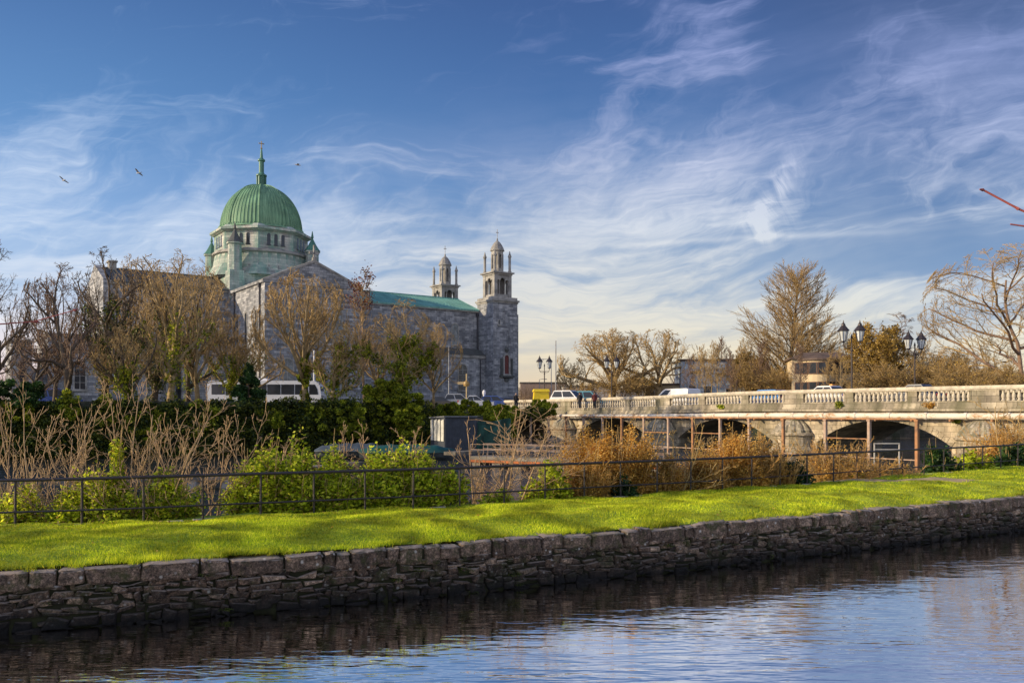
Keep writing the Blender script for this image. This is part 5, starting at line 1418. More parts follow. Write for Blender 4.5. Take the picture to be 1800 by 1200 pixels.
def skeleton(seed, H, P):
    g = random.Random(seed); out = []      # (level, pts, radii)
    def nrm(v):
        l = math.sqrt(v[0] ** 2 + v[1] ** 2 + v[2] ** 2) or 1e-9; return (v[0] / l, v[1] / l, v[2] / l)
    LV = P['levels']
    def grow(p, d, L, r, lv):
        ns = max(2, int(P['nseg'][lv])); st = L / ns; w = P['wig'][lv]; up = P['up'][lv]; tip = P.get('tip', .35) if lv < LV else .5
        pts = [p]; rs = [r]; ds = [d]
        for i in range(ns):
            d = nrm((d[0] + g.gauss(0, w), d[1] + g.gauss(0, w), d[2] + g.gauss(0, w) + up))
            p = (p[0] + d[0] * st, p[1] + d[1] * st, p[2] + d[2] * st); rr = r * (1 - (1 - tip) * (i + 1) / ns)
            pts.append(p); rs.append(rr); ds.append(d)
        out.append((lv, pts, rs))
        if lv >= LV: return
        n = P['n'][lv]; n = max(1, int(n * g.uniform(.8, 1.2) + .5)); f0 = P['from'][lv]; az = g.uniform(0, 2 * PI)
        for c in range(n):
            f = f0 + (1 - f0) * (c + g.random() * .8) / n; f = min(f, .995); x = f * ns; i = min(int(x), ns - 1); fr = x - i
            q = tuple(pts[i][k] + (pts[i + 1][k] - pts[i][k]) * fr for k in range(3)); dd = ds[i + 1]
            az += 2.4 + g.uniform(-.5, .5); ang = R(g.gauss(P['ang'][lv], 8)) * (1 - P.get('angtop', .35) * f)
            ref = (0, 0, 1) if abs(dd[2]) < .9 else (1, 0, 0)
            a = nrm((dd[1] * ref[2] - dd[2] * ref[1], dd[2] * ref[0] - dd[0] * ref[2], dd[0] * ref[1] - dd[1] * ref[0]))
            b = (dd[1] * a[2] - dd[2] * a[1], dd[2] * a[0] - dd[0] * a[2], dd[0] * a[1] - dd[1] * a[0])
            ca, sa, cz, sz = math.cos(az), math.sin(az), math.cos(ang), math.sin(ang)
            nd = nrm(tuple(dd[k] * cz + (a[k] * ca + b[k] * sa) * sz for k in range(3)))
            rl = P['len'][lv] * g.uniform(.75, 1.2) * (1 - P['lf'][lv] * (f - f0) / (1 - f0 + 1e-6))
            ri = (rs[i] + (rs[i + 1] - rs[i]) * fr)
            grow(q, nd, L * rl, ri * P['rad'][lv], lv + 1)
    for _ in range(P.get('stems', 1)):
        if P.get('stems', 1) > 1:
            az = g.uniform(0, 2 * PI); tl = R(g.uniform(*P.get('tilt', (5, 35)))); d = (math.sin(tl) * math.cos(az), math.sin(tl) * math.sin(az), math.cos(tl)); p = (g.gauss(0, P.get('spr', .1)), g.gauss(0, P.get('spr', .1)), 0)
        else: d = nrm((P.get('lean', 0), 0, 1)); p = (0, 0, 0)
        grow(p, d, H * P.get('trunk', .5) * (g.uniform(.6, 1) if P.get('stems', 1) > 1 else 1), P['r0'], 0)
    return out
OAK = dict(levels=4, trunk=.40, r0=.42, nseg=[6, 7, 5, 4, 3], wig=[.06, .17, .22, .24, .22], up=[0, .035, .06, .07, .05], n=[10, 8, 6, 4], ang=[66, 50, 48, 44], len=[1.5, .46, .48, .5], lf=[.15, .3, .3, .3], rad=[.5, .5, .5, .55], angtop=.5)
OAK['from'] = [.45, .25, .15, .12]
POP = dict(levels=3, trunk=.95, r0=.30, nseg=[10, 6, 4, 3], wig=[.02, .06, .08, .1], up=[0, .07, .06, .05], n=[60, 14, 7], ang=[54, 30, 26], len=[.42, .42, .5], lf=[.55, .4, .3], rad=[.34, .5, .6], tip=.2)
POP['from'] = [.14, .12, .1]; POP['angtop'] = .45
ASHT = dict(levels=4, trunk=.55, r0=.26, nseg=[8, 8, 6, 4, 3], wig=[.09, .14, .19, .2, .18], up=[.01, .035, .06, .07, .06], n=[10, 8, 6, 4], ang=[58, 48, 46, 42], len=[.78, .48, .48, .5], lf=[.25, .35, .3, .3], rad=[.6, .55, .55, .6])
ASHT['from'] = [.16, .2, .15, .15]
BUSHY = dict(levels=4, trunk=.36, r0=.30, nseg=[5, 7, 5, 3, 2], wig=[.07, .11, .17, .2, .18], up=[0, .03, .05, .06, .05], n=[11, 9, 7, 4], ang=[52, 44, 42, 40], len=[1.7, .42, .44, .48], lf=[.15, .3, .3, .3], rad=[.62, .5, .5, .55])
BUSHY['from'] = [.35, .22, .15, .12]
THIN = dict(levels=3, trunk=.95, r0=.10, nseg=[9, 5, 4, 3], wig=[.03, .07, .1, .12], up=[.01, .08, .08, .06], n=[20, 7, 5], ang=[38, 34, 34], len=[.30, .45, .5], lf=[.5, .3, .3], rad=[.42, .55, .6], tip=.2)
THIN['from'] = [.25, .2, .2]
STEMS = dict(levels=3, stems=6, tilt=(4, 60), spr=.14, trunk=1.0, r0=.036, nseg=[9, 6, 4, 2], wig=[.06, .10, .13, .14], up=[.03, .055, .06, .05], n=[6, 4, 2], ang=[52, 50, 46], len=[.48, .45, .45], lf=[.5, .3, .3], rad=[.6, .62, .7], tip=.3)
STEMS['from'] = [.15, .15, .2]
BRUSH = dict(levels=2, stems=46, tilt=(2, 48), spr=.35, trunk=1.0, r0=.014, nseg=[7, 4, 2], wig=[.06, .12, .12], up=[.03, .05, .03], n=[10, 4], ang=[32, 32], len=[.28, .4], lf=[.4, .3], rad=[.6, .7], tip=.4)
BRUSH['from'] = [.15, .2]
def fit(sk, H, Wd, lean=0, rnd_=False):
    if rnd_:
        """rounded crown: oversize the skeleton, then press the outermost shoots softly back inside an egg-shaped envelope"""
        P = np.concatenate([np.array(p) for _, p, _ in sk]); k = H / np.percentile(P[:, 2], 97); kx = Wd / 2 / np.percentile(np.abs(P[:, 0]), 93); ky = Wd / 2 / np.percentile(np.abs(P[:, 1]), 93)
        out = []; zc = .52 * H
        for lv, p, r in sk:
            q = []
            for x, y, z in p:
                x *= kx; y *= ky; z *= k; dz_ = z - zc
                e = math.sqrt((x / (Wd / 2)) ** 2 + (y / (Wd / 2)) ** 2 + ((dz_ / (H - zc)) ** 2 if dz_ > 0 else (dz_ / (H * 1.1)) ** 2))
                if e > .72:
                    e2 = .72 + .30 * (1 - math.exp(-(e - .72) / .30)); f = e2 / e; x *= f; y *= f; z = zc + dz_ * f
                q.append((x + lean * z, y, z))
            out.append((lv, q, r))
        return out
    """scale the skeleton so that its robust extents match the height and spread"""
    P = np.concatenate([np.array(p) for _, p, _ in sk]); zt = np.percentile(P[:, 2], 99.7); rx = np.percentile(np.abs(P[:, 0]), 97.5); ry = np.percentile(np.abs(P[:, 1]), 97.5)
    k = H / zt; kx = Wd / 2 / rx; ky = Wd / 2 / ry
    return [(lv, [(x * kx + lean * z * k, y * ky, z * k) for x, y, z in p], r) for lv, p, r in sk]
TREES = {}
def tree(name, loc, H, Wd, P, seed, label, cat='tree', mats=(BARK, TWIGT), group=None, rscale=1.0, thick=1, minr=.006, ivy=0, ivyh=.6, ivymat=None, ivyr=.35, leaves=None, rz=None, lean=0, names=('trunk', 'crown'), drop=0.0):
    r = empty(name, loc, (seed * 1.7) % 6.28 if rz is None else rz, label, cat, group)
    sk = fit(skeleton(seed, H, P), H, Wd, lean, P is ASHT or P is BUSHY or P is OAK or P.get('round', False))
    m = MB(); segs = []
    gd = random.Random(seed + 5)
    for lv, pts, rs in sk:
        rs = [max(q * rscale * (1.45 if lv and P['levels'] == 4 else 1), minr) for q in rs]
        if lv <= thick: m.path(pts, [q * (1.25 if (lv == 0 and i == 0) else 1) for i, q in enumerate(rs)], 7 if lv == 0 else 5)
        else:
            if drop and gd.random() < drop: continue
            for a, b, ra, rb in zip(pts, pts[1:], rs, rs[1:]): segs.append((*a, *b, ra, rb))
    m.build(names[0], mats[0], r, True)
    if segs:
        V_, F_ = tubes_np(segs, 3); np_mesh(names[1], V_, F_, mats[1], r, True)
    g = np.random.default_rng(seed)
    if ivy:
        cen = []
        for lv, pts, rs in sk:
            if lv > 1: continue
            for a, b in zip(pts, pts[1:]):
                for t in (0, .33, .66):
                    p = [a[k] + (b[k] - a[k]) * t for k in range(3)]
                    if p[2] < H * ivyh * (1 if lv == 0 else .85) and (lv == 0 or (hash((round(pts[0][0], 2))) % 3)): 
                        
                        for _q in range(3):
                            s_ = ivyr * (1 if lv == 0 else .6) * g.uniform(.25, .85); j_ = ivyr * .55; cen.append((p[0] + g.normal(0, j_), p[1] + g.normal(0, j_), p[2] + g.normal(0, .3), s_, s_, s_ * 1.6))
        V_, F_ = leafcloud(cen, ivy, .085, g); np_mesh('ivy', V_, F_, ivymat or IVY, r)
    if leaves:
        n, sz, mat, lo = leaves; tips = np.array([p[-1] for lv, p, _ in sk if lv >= P['levels'] - 1 and p[-1][2] > lo * H]); k = g.integers(0, len(tips), n)
        cen = tips[k] + g.normal(0, .22, (n, 3)); a = g.normal(size=(n, 3)); a /= np.linalg.norm(a, axis=1)[:, None]; b = np.cross(a, g.normal(size=(n, 3))); b /= np.linalg.norm(b, axis=1)[:, None]
        s2 = (sz * g.uniform(.6, 1.4, n))[:, None]; V_ = np.stack([cen - a * s2, cen + b * s2 * .6, cen + a * s2, cen - b * s2 * .6], 1).reshape(-1, 3)
        np_mesh('leaves', V_, np.arange(n * 4).reshape(-1, 4), mat, r)
    return r
def hgt(py, Y, base): return CZ + (HY - py) * Y / F - base
def wid(dpx, Y): return dpx * Y / F

# --- trees across the bridge
tree('spreading_tree', W(1074, 120, GZ), hgt(570, 120, GZ), wid(190, 120), OAK, 21, 'large bare spreading tree behind the second twin lantern lamp', mats=(BARK, TWIGT), rscale=1.6, minr=.021)
tree('spreading_tree', W(1160, 118, GZ), hgt(571, 118, GZ), wid(155, 118), OAK, 34, 'bare rounded tree standing just left of the pale blue building', mats=(BARK, TWIGT), rscale=1.4, minr=.021)
tree('small_bare_tree', W(1005, 130, GZ), hgt(624, 130, GZ), wid(60, 130), BUSHY, 9, 'small bushy bare tree at the left foot of the large spreading tree', mats=(BARK, TWIGT), rscale=.5, minr=.019)
tree('tall_bare_tree', W(1383, 112, GZ), hgt(465, 112, GZ), wid(155, 112), POP, 5, 'tall bare fan shaped tree with upswept branches behind the bridge', mats=(BARKD, TWIGT), rscale=1.3, minr=.019)
tree('bare_tree', W(1800, 86, GZ), hgt(412, 86, GZ), wid(350, 86), dict(ASHT, r0=.42, n=[13, 9, 7, 5], ang=[62, 46, 42, 38], round=True), 91, 'big bare tree with wide sweeping branches at the right edge', mats=(BARKR, TWIGT), rscale=.62, minr=.017, rz=0)
tree('ivy_tree', W(1545, 96, GZ), hgt(566, 96, GZ), wid(118, 96), BUSHY, 14, 'rusty brown leaved tree between the two right lantern lamps', mats=(BARK, TWIGT), rscale=.8, leaves=(13000, .11, OLIVE, .3), minr=.019)
tree('reddish_tree', W(1560, 120, GZ), hgt(545, 120, GZ), wid(150, 120), ASHT, 15, 'reddish twiggy tree rising behind the brown leaved tree', mats=(BARKR, BARKR), rscale=.7, minr=.021)
tree('reddish_tree', W(1655, 112, GZ), hgt(600, 112, GZ), wid(120, 112), BUSHY, 16, 'low twiggy bare tree right of the right lantern lamp', mats=(BARKR, TWIGT), rscale=.6, minr=.021)
tree('ivy_bush', W(1250 + 65, 112, GZ), hgt(618, 112, GZ), wid(70, 112), BUSHY, 18, 'bushy olive tree over the lower blue grey wing', mats=(BARK, TWIGT), rscale=.5, leaves=(7000, .12, OLIVE, .4), minr=.019)
ts_ = [(1228, 604), (1250, 598), (1270, 590), (1292, 594), (1312, 600), (1336, 596), (1352, 606), (1418, 590), (1440, 560), (1462, 600), (1485, 590), (1505, 615), (1615, 590), (1690, 610), (1715, 620), (1745, 600), (1775, 612), (1408, 600), (1452, 612), (1478, 606), (1212, 622), (1240, 612), (1262, 606), (1284, 612), (1325, 604)]
thin_protos = [tree('slender_tree', (0, 0, 0), 11, 3.2, THIN, 40 + k, 'x', 'tree', mats=((BARKD, BARK, BARKR)[k], (TWIGT, TWIGT, BARKR)[k]), minr=.019, rscale=1.0) for k in range(3)]
words = ['tallest and leftmost', 'second from the left', 'pale', 'straight', 'forked', 'leaning', 'rightmost']
SLB = {1228: 'slender bare tree in front of the left corner of the pale blue building', 1250: 'slender bare tree before the dark square window of the pale blue building', 1270: 'tallest slender bare tree over the join of the two blue buildings', 1292: 'slender bare tree over the middle of the lower blue grey wing', 1312: 'slender bare tree just left of the olive bushy tree', 1336: 'slender bare tree on the right side of the olive bushy tree', 1352: 'slender bare tree close left of the tall fan shaped tree', 1418: 'slender dark bare tree close right of the tall fan shaped tree trunk', 1440: 'highest slender bare tree behind the cream bay house', 1462: 'slender bare tree behind the roof ridge of the cream house', 1485: 'slender bare tree left of the lantern lamp beside the cream house', 1505: 'short slender bare tree directly behind the taller right lantern lamp',
       1615: 'slender bare tree directly behind the rightmost lantern lamp', 1690: 'slender bare tree first left of the big bare right tree', 1715: 'short slender bare tree second left of the big right tree', 1745: 'slender bare tree under the sweeping branches of the big right tree', 1212: 'short slender tree at the left end of the pale blue building', 1240: 'slender tree close before the middle of the pale blue building', 1262: 'slender tree where the pale blue building meets its lower wing, nearest the bridge', 1284: 'short slender tree before the left half of the lower blue grey wing', 1325: 'slender tree rising through the olive bushy tree',
       1408: 'slender tree in front of the left wall of the cream house', 1452: 'slender tree in front of the curved bay of the cream house', 1478: 'slender tree in front of the right wing of the cream house',
       1775: 'slender bare tree beside the trunk of the big right tree'}
for i, (px, py) in enumerate(ts_):
    Y = (88 if px in (1408, 1452, 1478) else 100 if px in (1212, 1240, 1262, 1284, 1325) else 104 if px < 1400 or px > 1510 else 112) + (i * 7) % 16 * (1 if px < 1400 else .5); h = hgt(py, Y, GZ); lab = SLB[px]; grp = 'slender bare trees behind the bridge'
    if i < 3: o = thin_protos[i]; o.location = W(px, Y, GZ); o.scale = (h / 11,) * 3; o['label'] = lab
    else: o = dup(thin_protos[i % 3], W(px, Y, GZ), i * 1.3, h / 11, lab)
    o['group'] = grp
# understorey thicket behind the bridge: individual bare bushes
bush_p = [tree('bare_bush', (0, 0, 0), 5, 6, dict(BUSHY, trunk=.12, levels=3, n=[18, 14, 10], r0=.12), 60 + k, 'x', 'bush', mats=((BARKD, BARK)[k % 2], (TWIGT, TWIGT, TWIGT)[k]), minr=.016, rscale=.5, leaves=(700, .09, OLIVE, .05), names=('stems', 'crown')) for k in range(3)]
bl = [(1095, 116, 640, 1.0, 'dense twiggy bush at the foot of the large spreading tree'), (1125, 118, 655, .8, 'low twiggy bush between the two spreading trees'), (1030, 122, 668, .8, 'low bush left of the second lantern lamp'), (1345, 108, 632, 1.1, 'dark bush left of the tall fan shaped tree foot'), (1372, 104, 645, .9, 'dark low bush at the tall fan shaped tree foot'), (1475, 106, 640, 1.0, 'dark bush between the cream house and lantern lamp'), (1525, 94, 640, 1.0, 'dark evergreen bush under the brown leaved tree on its left'), (1572, 92, 636, 1.1, 'dark bush under the brown leaved tree on its right'), (1632, 94, 622, 1.1, 'bush right beside the rightmost lantern lamp'), (1668, 88, 630, 1.0, 'brown bush two steps right of the rightmost lantern lamp'), (1705, 90, 638, 1.0, 'brown bush left of the big right tree'), (1745, 84, 645, 1.0, 'brown bush before the big right tree trunk'), (1790, 84, 636, 1.1, 'brown bush at the very right edge above the bridge'), (1310, 110, 640, .9, 'bush before the lower blue grey wing'), (1400, 118, 640, 1.0, 'bush between the tall fan shaped tree and cream house')]
for i, (px, Y, py, s_, lab) in enumerate(bl):
    h = hgt(py, Y, GZ); 
    if i < 3: o = bush_p[i]; o.location = W(px, Y, GZ); o.scale = (h / 5 * s_, h / 5 * s_, h / 5); o['label'] = lab
    else: o = dup(bush_p[i % 3], W(px, Y, GZ), i * 2.1, (h / 5 * s_, h / 5 * s_, h / 5), lab)
    o['group'] = 'bushes behind the bridge'
# distant wood behind everything
segs = []; gg = random.Random(77)
def twigwood(n, xr, Yr, H, seed):
    g = np.random.default_rng(seed); Y = g.uniform(*Yr, n); X = (g.uniform(*xr, n) - CX) / F * Y; h = H * g.uniform(.55, 1.0, n)
    z0 = h * g.uniform(0, .6, n) + GZ; p0 = np.stack([X, Y, z0], 1); d = g.normal(0, .35, (n, 3)); d[:, 2] = g.uniform(.7, 1.3, n); ln = h * g.uniform(.15, .4, n)
    p1 = p0 + d * ln[:, None]; r = .035 * Y / 150
    return np.concatenate([p0, p1, r[:, None], (r * .4)[:, None]], 1)
S_ = np.concatenate([twigwood(1500, (905, 1015), (190, 230), 7.5, 1), twigwood(5200, (1180, 1900), (140, 175), 11.5, 2), twigwood(900, (1010, 1190), (190, 230), 8, 3), twigwood(900, (-60, 60), (100, 140), 7, 4)])
V_, F_ = tubes_np(S_, 3); o = np_mesh('distant_woodland', V_, F_, simple('hazy brown twigs', (.22, .15, .10), .9, .3, .5, 0, 0), smooth=True); tag(o, 'hazy brown mass of leafless woodland behind the bridge and town', 'woodland', kind='stuff')

# --- trees before the cathedral
TG = 'bare trees on the bank before the cathedral'
tree('bare_tree', W(-12, 59, 3.6), hgt(408, 59, 3.6), wid(130, 59), ASHT, 101, 'dark purplish bare tree cut by the left edge of the view', mats=(BARKD, BARKD), group=TG, rscale=.8, minr=.011)
tree('bare_tree', W(122, 60, 3.6), hgt(448, 60, 3.6), wid(170, 60), ASHT, 102, 'tall open bare tree in front of the low side chapels', mats=(BARKD, BARKR), group=TG, rscale=.9, minr=.0155, drop=.25)
tree('bare_tree', W(186, 66, 3.6), hgt(428, 66, 3.6), wid(150, 66), ASHT, 103, 'bare tree with ivy wrapped trunk before the choir gable', mats=(BARKD, BARKD), group=TG, rscale=1.0, minr=.0155, ivy=4200, ivyh=.75, ivymat=IVYD, ivyr=.42, drop=.2)
tree('bare_tree', W(268, 70, 3.8), hgt(434, 70, 3.8), wid(160, 70), ASHT, 104, 'bare tree with dark ivy clumps before the choir roof', mats=(BARKD, TWIGT), group=TG, rscale=1.1, minr=.0155, ivy=4200, ivyh=.66, ivymat=IVYD, ivyr=.5, drop=.38)
tree('bare_tree', W(300, 66, 3.8), hgt(432, 66, 3.8), wid(150, 66), ASHT, 105, 'twin stemmed brown bare tree left of the dome', mats=(BARK, TWIGT), group=TG, rscale=1.1, minr=.0155, drop=.38, ivy=3600, ivyh=.62, ivyr=.36)
tree('bare_tree', W(348, 74, 4.0), hgt(470, 74, 4.0), wid(170, 74), BUSHY, 106, 'dense twiggy tree before the dark chapel walls left of the transept', mats=(BARK, TWIGT), group=TG, rscale=.8, minr=.0155, drop=.38)
tree('bare_tree', W(405, 76, 4.0), hgt(545, 76, 4.0), wid(130, 76), BUSHY, 107, 'low twiggy tree behind the dark conifer', mats=(BARK, TWIGT), group=TG, rscale=.6, minr=.0155, drop=.38, ivy=3600, ivyh=.62, ivyr=.36)
tree('bare_tree', W(537, 72, 3.6), hgt(466, 72, 3.6), wid(190, 72), BUSHY, 108, 'big brown crowned bare tree with mossy forked trunk before the transept gable', mats=(BARK, TWIGT), group=TG, rscale=1.0, minr=.01555, ivy=5200, ivyh=.42, ivyr=.34)
tree('bare_tree', W(583, 70, 3.4), hgt(552, 70, 3.4), wid(115, 70), ASHT, 109, 'ivy clad leaning tree right of the coach', mats=(BARK, TWIGT), group=TG, rscale=.8, minr=.0155, ivy=5200, ivyh=.8, ivyr=.30)
tree('bare_tree', W(640, 80, 4.0), hgt(474, 80, 4.0), wid(60, 80), dict(THIN, r0=.13), 110, 'thin bare tree with reddish leaf tips rising to the nave roof', mats=(TWIGP, TWIGT), group=TG, minr=.0155, leaves=(900, .09, REDL, .72))
tree('bare_tree', W(706, 74, 3.6), hgt(520, 74, 3.6), wid(140, 74), ASHT, 111, 'bare topped tree smothered in bright ivy before the nave', mats=(BARK, TWIGT), group=TG, rscale=.8, minr=.0155, ivy=17000, ivyh=.72, ivyr=.52)
tree('bare_tree', W(762, 78, 4.0), hgt(560, 78, 4.0), wid(110, 78), BUSHY, 112, 'smaller brown bare tree before the lower nave windows', mats=(BARK, TWIGT), group=TG, rscale=.45, minr=.011, drop=.3)
tree('bare_tree', W(232, 62, 3.4), hgt(560, 62, 3.4), wid(150, 62), BUSHY, 113, 'low tangled bare tree among the trunks at left', mats=(BARKD, TWIGT), group=TG, rscale=.7, minr=.0155, drop=.38, ivy=3600, ivyh=.62, ivyr=.36)
tree('bare_tree', W(60, 66, 3.6), hgt(560, 66, 3.6), wid(120, 66), ASHT, 114, 'lower bare tree before the leftmost side chapel', mats=(BARKD, BARKR), group=TG, rscale=.6, minr=.0155, drop=.38)

tree('bare_tree', W(96, 72, 4.0), hgt(470, 72, 4.0), wid(150, 72), BUSHY, 115, 'rounded bare tree over the gap between the two side chapels', mats=(BARKD, BARKR), group=TG, rscale=.7, minr=.0155, drop=.38)
tree('bare_tree', W(222, 76, 4.0), hgt(440, 76, 4.0), wid(150, 76), BUSHY, 116, 'round topped bare tree standing before the choir gable and chimney', mats=(BARKD, TWIGT), group=TG, rscale=.9, minr=.0155, drop=.38, ivy=3600, ivyh=.62, ivyr=.36)
tree('bare_tree', W(330, 80, 4.1), hgt(440, 80, 4.1), wid(140, 80), ASHT, 117, 'bare tree whose top reaches the sky just left of the drum', mats=(BARKD, TWIGT), group=TG, rscale=.9, minr=.0155, drop=.38, ivy=3600, ivyh=.62, ivyr=.36)
tree('bare_tree', W(440, 84, 4.1), hgt(575, 84, 4.1), wid(120, 84), BUSHY, 118, 'low bare tree right behind the coach roof', mats=(BARK, TWIGT), group=TG, rscale=.6, minr=.0155, drop=.38)
tree('bare_tree', W(668, 84, 4.1), hgt(560, 84, 4.1), wid(100, 84), BUSHY, 119, 'low bare tree between the thin tree and the ivy smothered tree', mats=(BARK, TWIGT), group=TG, rscale=.6, minr=.0155, drop=.38)

# --- leafy shrubs and masses made of clumps
def bush(name, loc, w, d, h, n, size, mat, seed, label, cat='shrub', group=None, stems=None, dens=9, base=0.0):
    """uneven leafy bush made of arching shoots that carry leaves on their outer parts"""
    g = np.random.default_rng(seed); r = empty(name, loc, 0, label, cat, group)
    ns = max(24, int(dens * 6)); az = g.uniform(0, 2 * PI, ns); t = g.uniform(0, 1, ns) ** .55
    bx, by = t * w * .22 * np.cos(az), t * d * .22 * np.sin(az)
    ex, ey = t * w * .5 * np.cos(az) * g.uniform(.8, 1.15, ns), t * d * .5 * np.sin(az)
    lump = 1 + .16 * np.sin(ex * 3.1 / max(w, .8) * 2 + seed) + .10 * np.sin(ex * 9 + seed * 2)
    ez = h * (1 - .5 * t ** 2.2) * g.uniform(.55, 1.05, ns) * lump
    per = max(6, int(n / ns)); k = np.repeat(np.arange(ns), per); u = g.uniform(0, 1, len(k)) ** .75
    u2 = u[:, None]; P0 = np.stack([bx, by, np.full(ns, -.1)], 1)[k]; P2 = np.stack([ex, ey, ez], 1)[k]; P1 = np.stack([bx * 1.2, by * 1.2, ez * .75], 1)[k]
    p = P0 * (1 - u2) ** 2 + 2 * P1 * u2 * (1 - u2) + P2 * u2 ** 2
    p = p + g.normal(size=p.shape) * (.055 + .07 * (1 - u2)) * min(w, 1.6)
    p[:, 2] = np.maximum(p[:, 2], .0)
    a = g.normal(size=p.shape); a[:, 2] = np.abs(a[:, 2]) * .6; a /= np.linalg.norm(a, axis=1)[:, None]; b = np.cross(a, g.normal(size=p.shape)); b /= np.linalg.norm(b, axis=1)[:, None]
    sz = (size * g.uniform(.6, 1.4, len(k)))[:, None]
    V_ = np.stack([p - a * sz, p + b * sz * .5, p + a * sz, p - b * sz * .5], 1).reshape(-1, 3)
    V4 = V_.reshape(-1, 4, 3); dead = (g.random(len(V4)) < .10) | ((u < .35) & (g.random(len(V4)) < .5))
    if mat is SHRUB:
        np_mesh('foliage', V4[~dead].reshape(-1, 3), np.arange((~dead).sum() * 4).reshape(-1, 4), mat, r)
        np_mesh('dead_foliage', V4[dead].reshape(-1, 3), np.arange(dead.sum() * 4).reshape(-1, 4), OLIVE, r)
    else: np_mesh('foliage', V_, np.arange(len(k) * 4).reshape(-1, 4), mat, r)
    m = MB()
    for i in range(0, ns, 5):
        q = [(bx[i], by[i], -.2), (bx[i] * 1.3 + ex[i] * .2, by[i] * 1.2, ez[i] * .6), (ex[i] * 1.02, ey[i], ez[i] * 1.0 + .1 * h), (ex[i] * 1.12 + .03, ey[i], ez[i] + g.uniform(.12, .32) * h)]
        m.path(q, [.014, .011, .007, .004], 4)
    for i in range(0, ns, 2): m.path([(bx[i], by[i], -.25), (bx[i] * 1.2, by[i] * 1.2, ez[i] * .5), (ex[i] * .8, ey[i] * .8, ez[i] * .85)], [.016, .012, .005], 3)
    m.build('stems', stems or TWIGT, r); return r
SG = 'green shrubs growing along the back of the railing'
def fdepth(px): 
    return (CZ - FG) * F / interp([(p, d) for p, d in FP], px)
def nb(px, off): Y = fdepth(px) + off; return W(px, Y, 1.0 - off * .45), Y
gl = [(20, 1.1, 858, 110, 'yellow green shrub behind the railing at the left edge'), (118, .9, 852, 75, 'green shrub behind the railing between the first two bare stems'), (165, .9, 842, 90, 'bright green shrub with arching leaves second from the left'),
      (208, 1.1, 778, 42, 'narrow ivy column climbing a stem behind the left railing'), (215, .8, 862, 90, 'low green shrub at the foot of the ivy column'), (300, .9, 828, 100, 'green shrub behind the third pair of railing posts'), (268, .7, 872, 60, 'small low shrub left of the gap with dark water'),
      (455, 1.3, 795, 115, 'tall bright shrub at the left end of the big hedge mass'), (520, 1.2, 800, 110, 'tall green shrub with brown centre behind the railing'), (590, 1.2, 812, 100, 'rounded green shrub in the hedge mass under the covered boats'), (672, 1.1, 806, 110, 'green shrub with dark hollow left of the bright clump'), (742, 1.2, 796, 120, 'tallest bright green clump before the dark shed'), (795, 1.0, 818, 60, 'green shrub at the right end of the hedge mass'),
      (872, .8, 862, 60, 'small low green plant under the forked bare shrub'), (962, .9, 826, 90, 'bright green shrub left of the orange bush'), (1098, .6, 850, 60, 'dark green patch of leaves under the orange bush'), (1398, 1.0, 815, 60, 'dark evergreen shrub in the orange brushwood'), (1655, 1.6, 788, 62, 'round dark green shrub right of the tall rusty post'), (1712, 1.2, 796, 60, 'light green shrub behind the railing near the right edge'), (1778, 1.2, 782, 60, 'dark shrub behind the railing at the right edge'), (1500, .8, 835, 40, 'small green sprig behind the railing under the right arch')]
for i, (px, off, py, wpx, lab) in enumerate(gl):
    loc, Y = nb(px, off); h = hgt(py, Y, loc[2]); w = wid(wpx, Y) * 1.3; dark = 'dark' in lab.split(' ')[:2] or 'evergreen' in lab
    bush('green_shrub', loc, w * .82, min(w, 1.5), h * 1.05, int(6500 * max(.35, w * h / 2)), .048 * Y / 20, SHRUBD if dark else SHRUB, 200 + i, lab, group=SG, dens=max(8, int(11 * w)))
# orange bush and brown brushwood
TWIGO = simple('orange twigs', (.52, .30, .10), .9, .35, 2)
OG = 'dry orange brown bushes behind the railing'
ol = [(1078, 1.8, 738, 175, 'big rounded orange brown bush rising in front of the bridge'), (1030, 1.0, 800, 80, 'lower orange bush at the left foot of the big rounded one'), (1225, 1.3, 795, 90, 'orange brushwood behind the railing below the middle arch'), (1290, 1.6, 768, 120, 'tallest orange brushwood before the middle arch'), (1350, 1.3, 784, 80, 'orange brushwood right of the middle arch'), (1475, 1.5, 778, 120, 'thin brown brushwood before the left side of the right arch'), (1560, 1.3, 805, 90, 'sparse brown brushwood beside the tall rusty post'), (1760, 4.0, 742, 110, 'tan brushwood before the right pier of the bridge'), (1170, 1.2, 815, 60, 'low brown brushwood right of the big rounded bush')]
for i, (px, off, py, wpx, lab) in enumerate(ol):
    loc, Y = nb(px, off); loc = (loc[0], loc[1], max(loc[2], .5)); h = hgt(py, Y, loc[2]); w = wid(wpx, Y) * 1.25; sparse = ('sparse' in lab or 'thin' in lab or 'tan' in lab)
    r = bush('dry_bush', loc, w, min(w, 2.2), h, int((3000 if sparse else 21000) * max(.4, w * h / 4)), .028 * Y / 22, TANL, 300 + i, lab, group=OG, dens=max(8, int(12 * w * (.6 if sparse else 1))))
    sk = fit(skeleton(330 + i, h, dict(BRUSH, stems=max(16, int(14 * w)), spr=w * .13)), h * 1.04, w * 1.05); segs = [(*a, *b, max(ra, .008), max(rb, .007)) for lv, pts, rs in sk for a, b, ra, rb in zip(pts, pts[1:], rs, rs[1:])]
    if i: V_, F_ = tubes_np(segs, 3); np_mesh('crown', V_, F_, TWIGO, r, True)
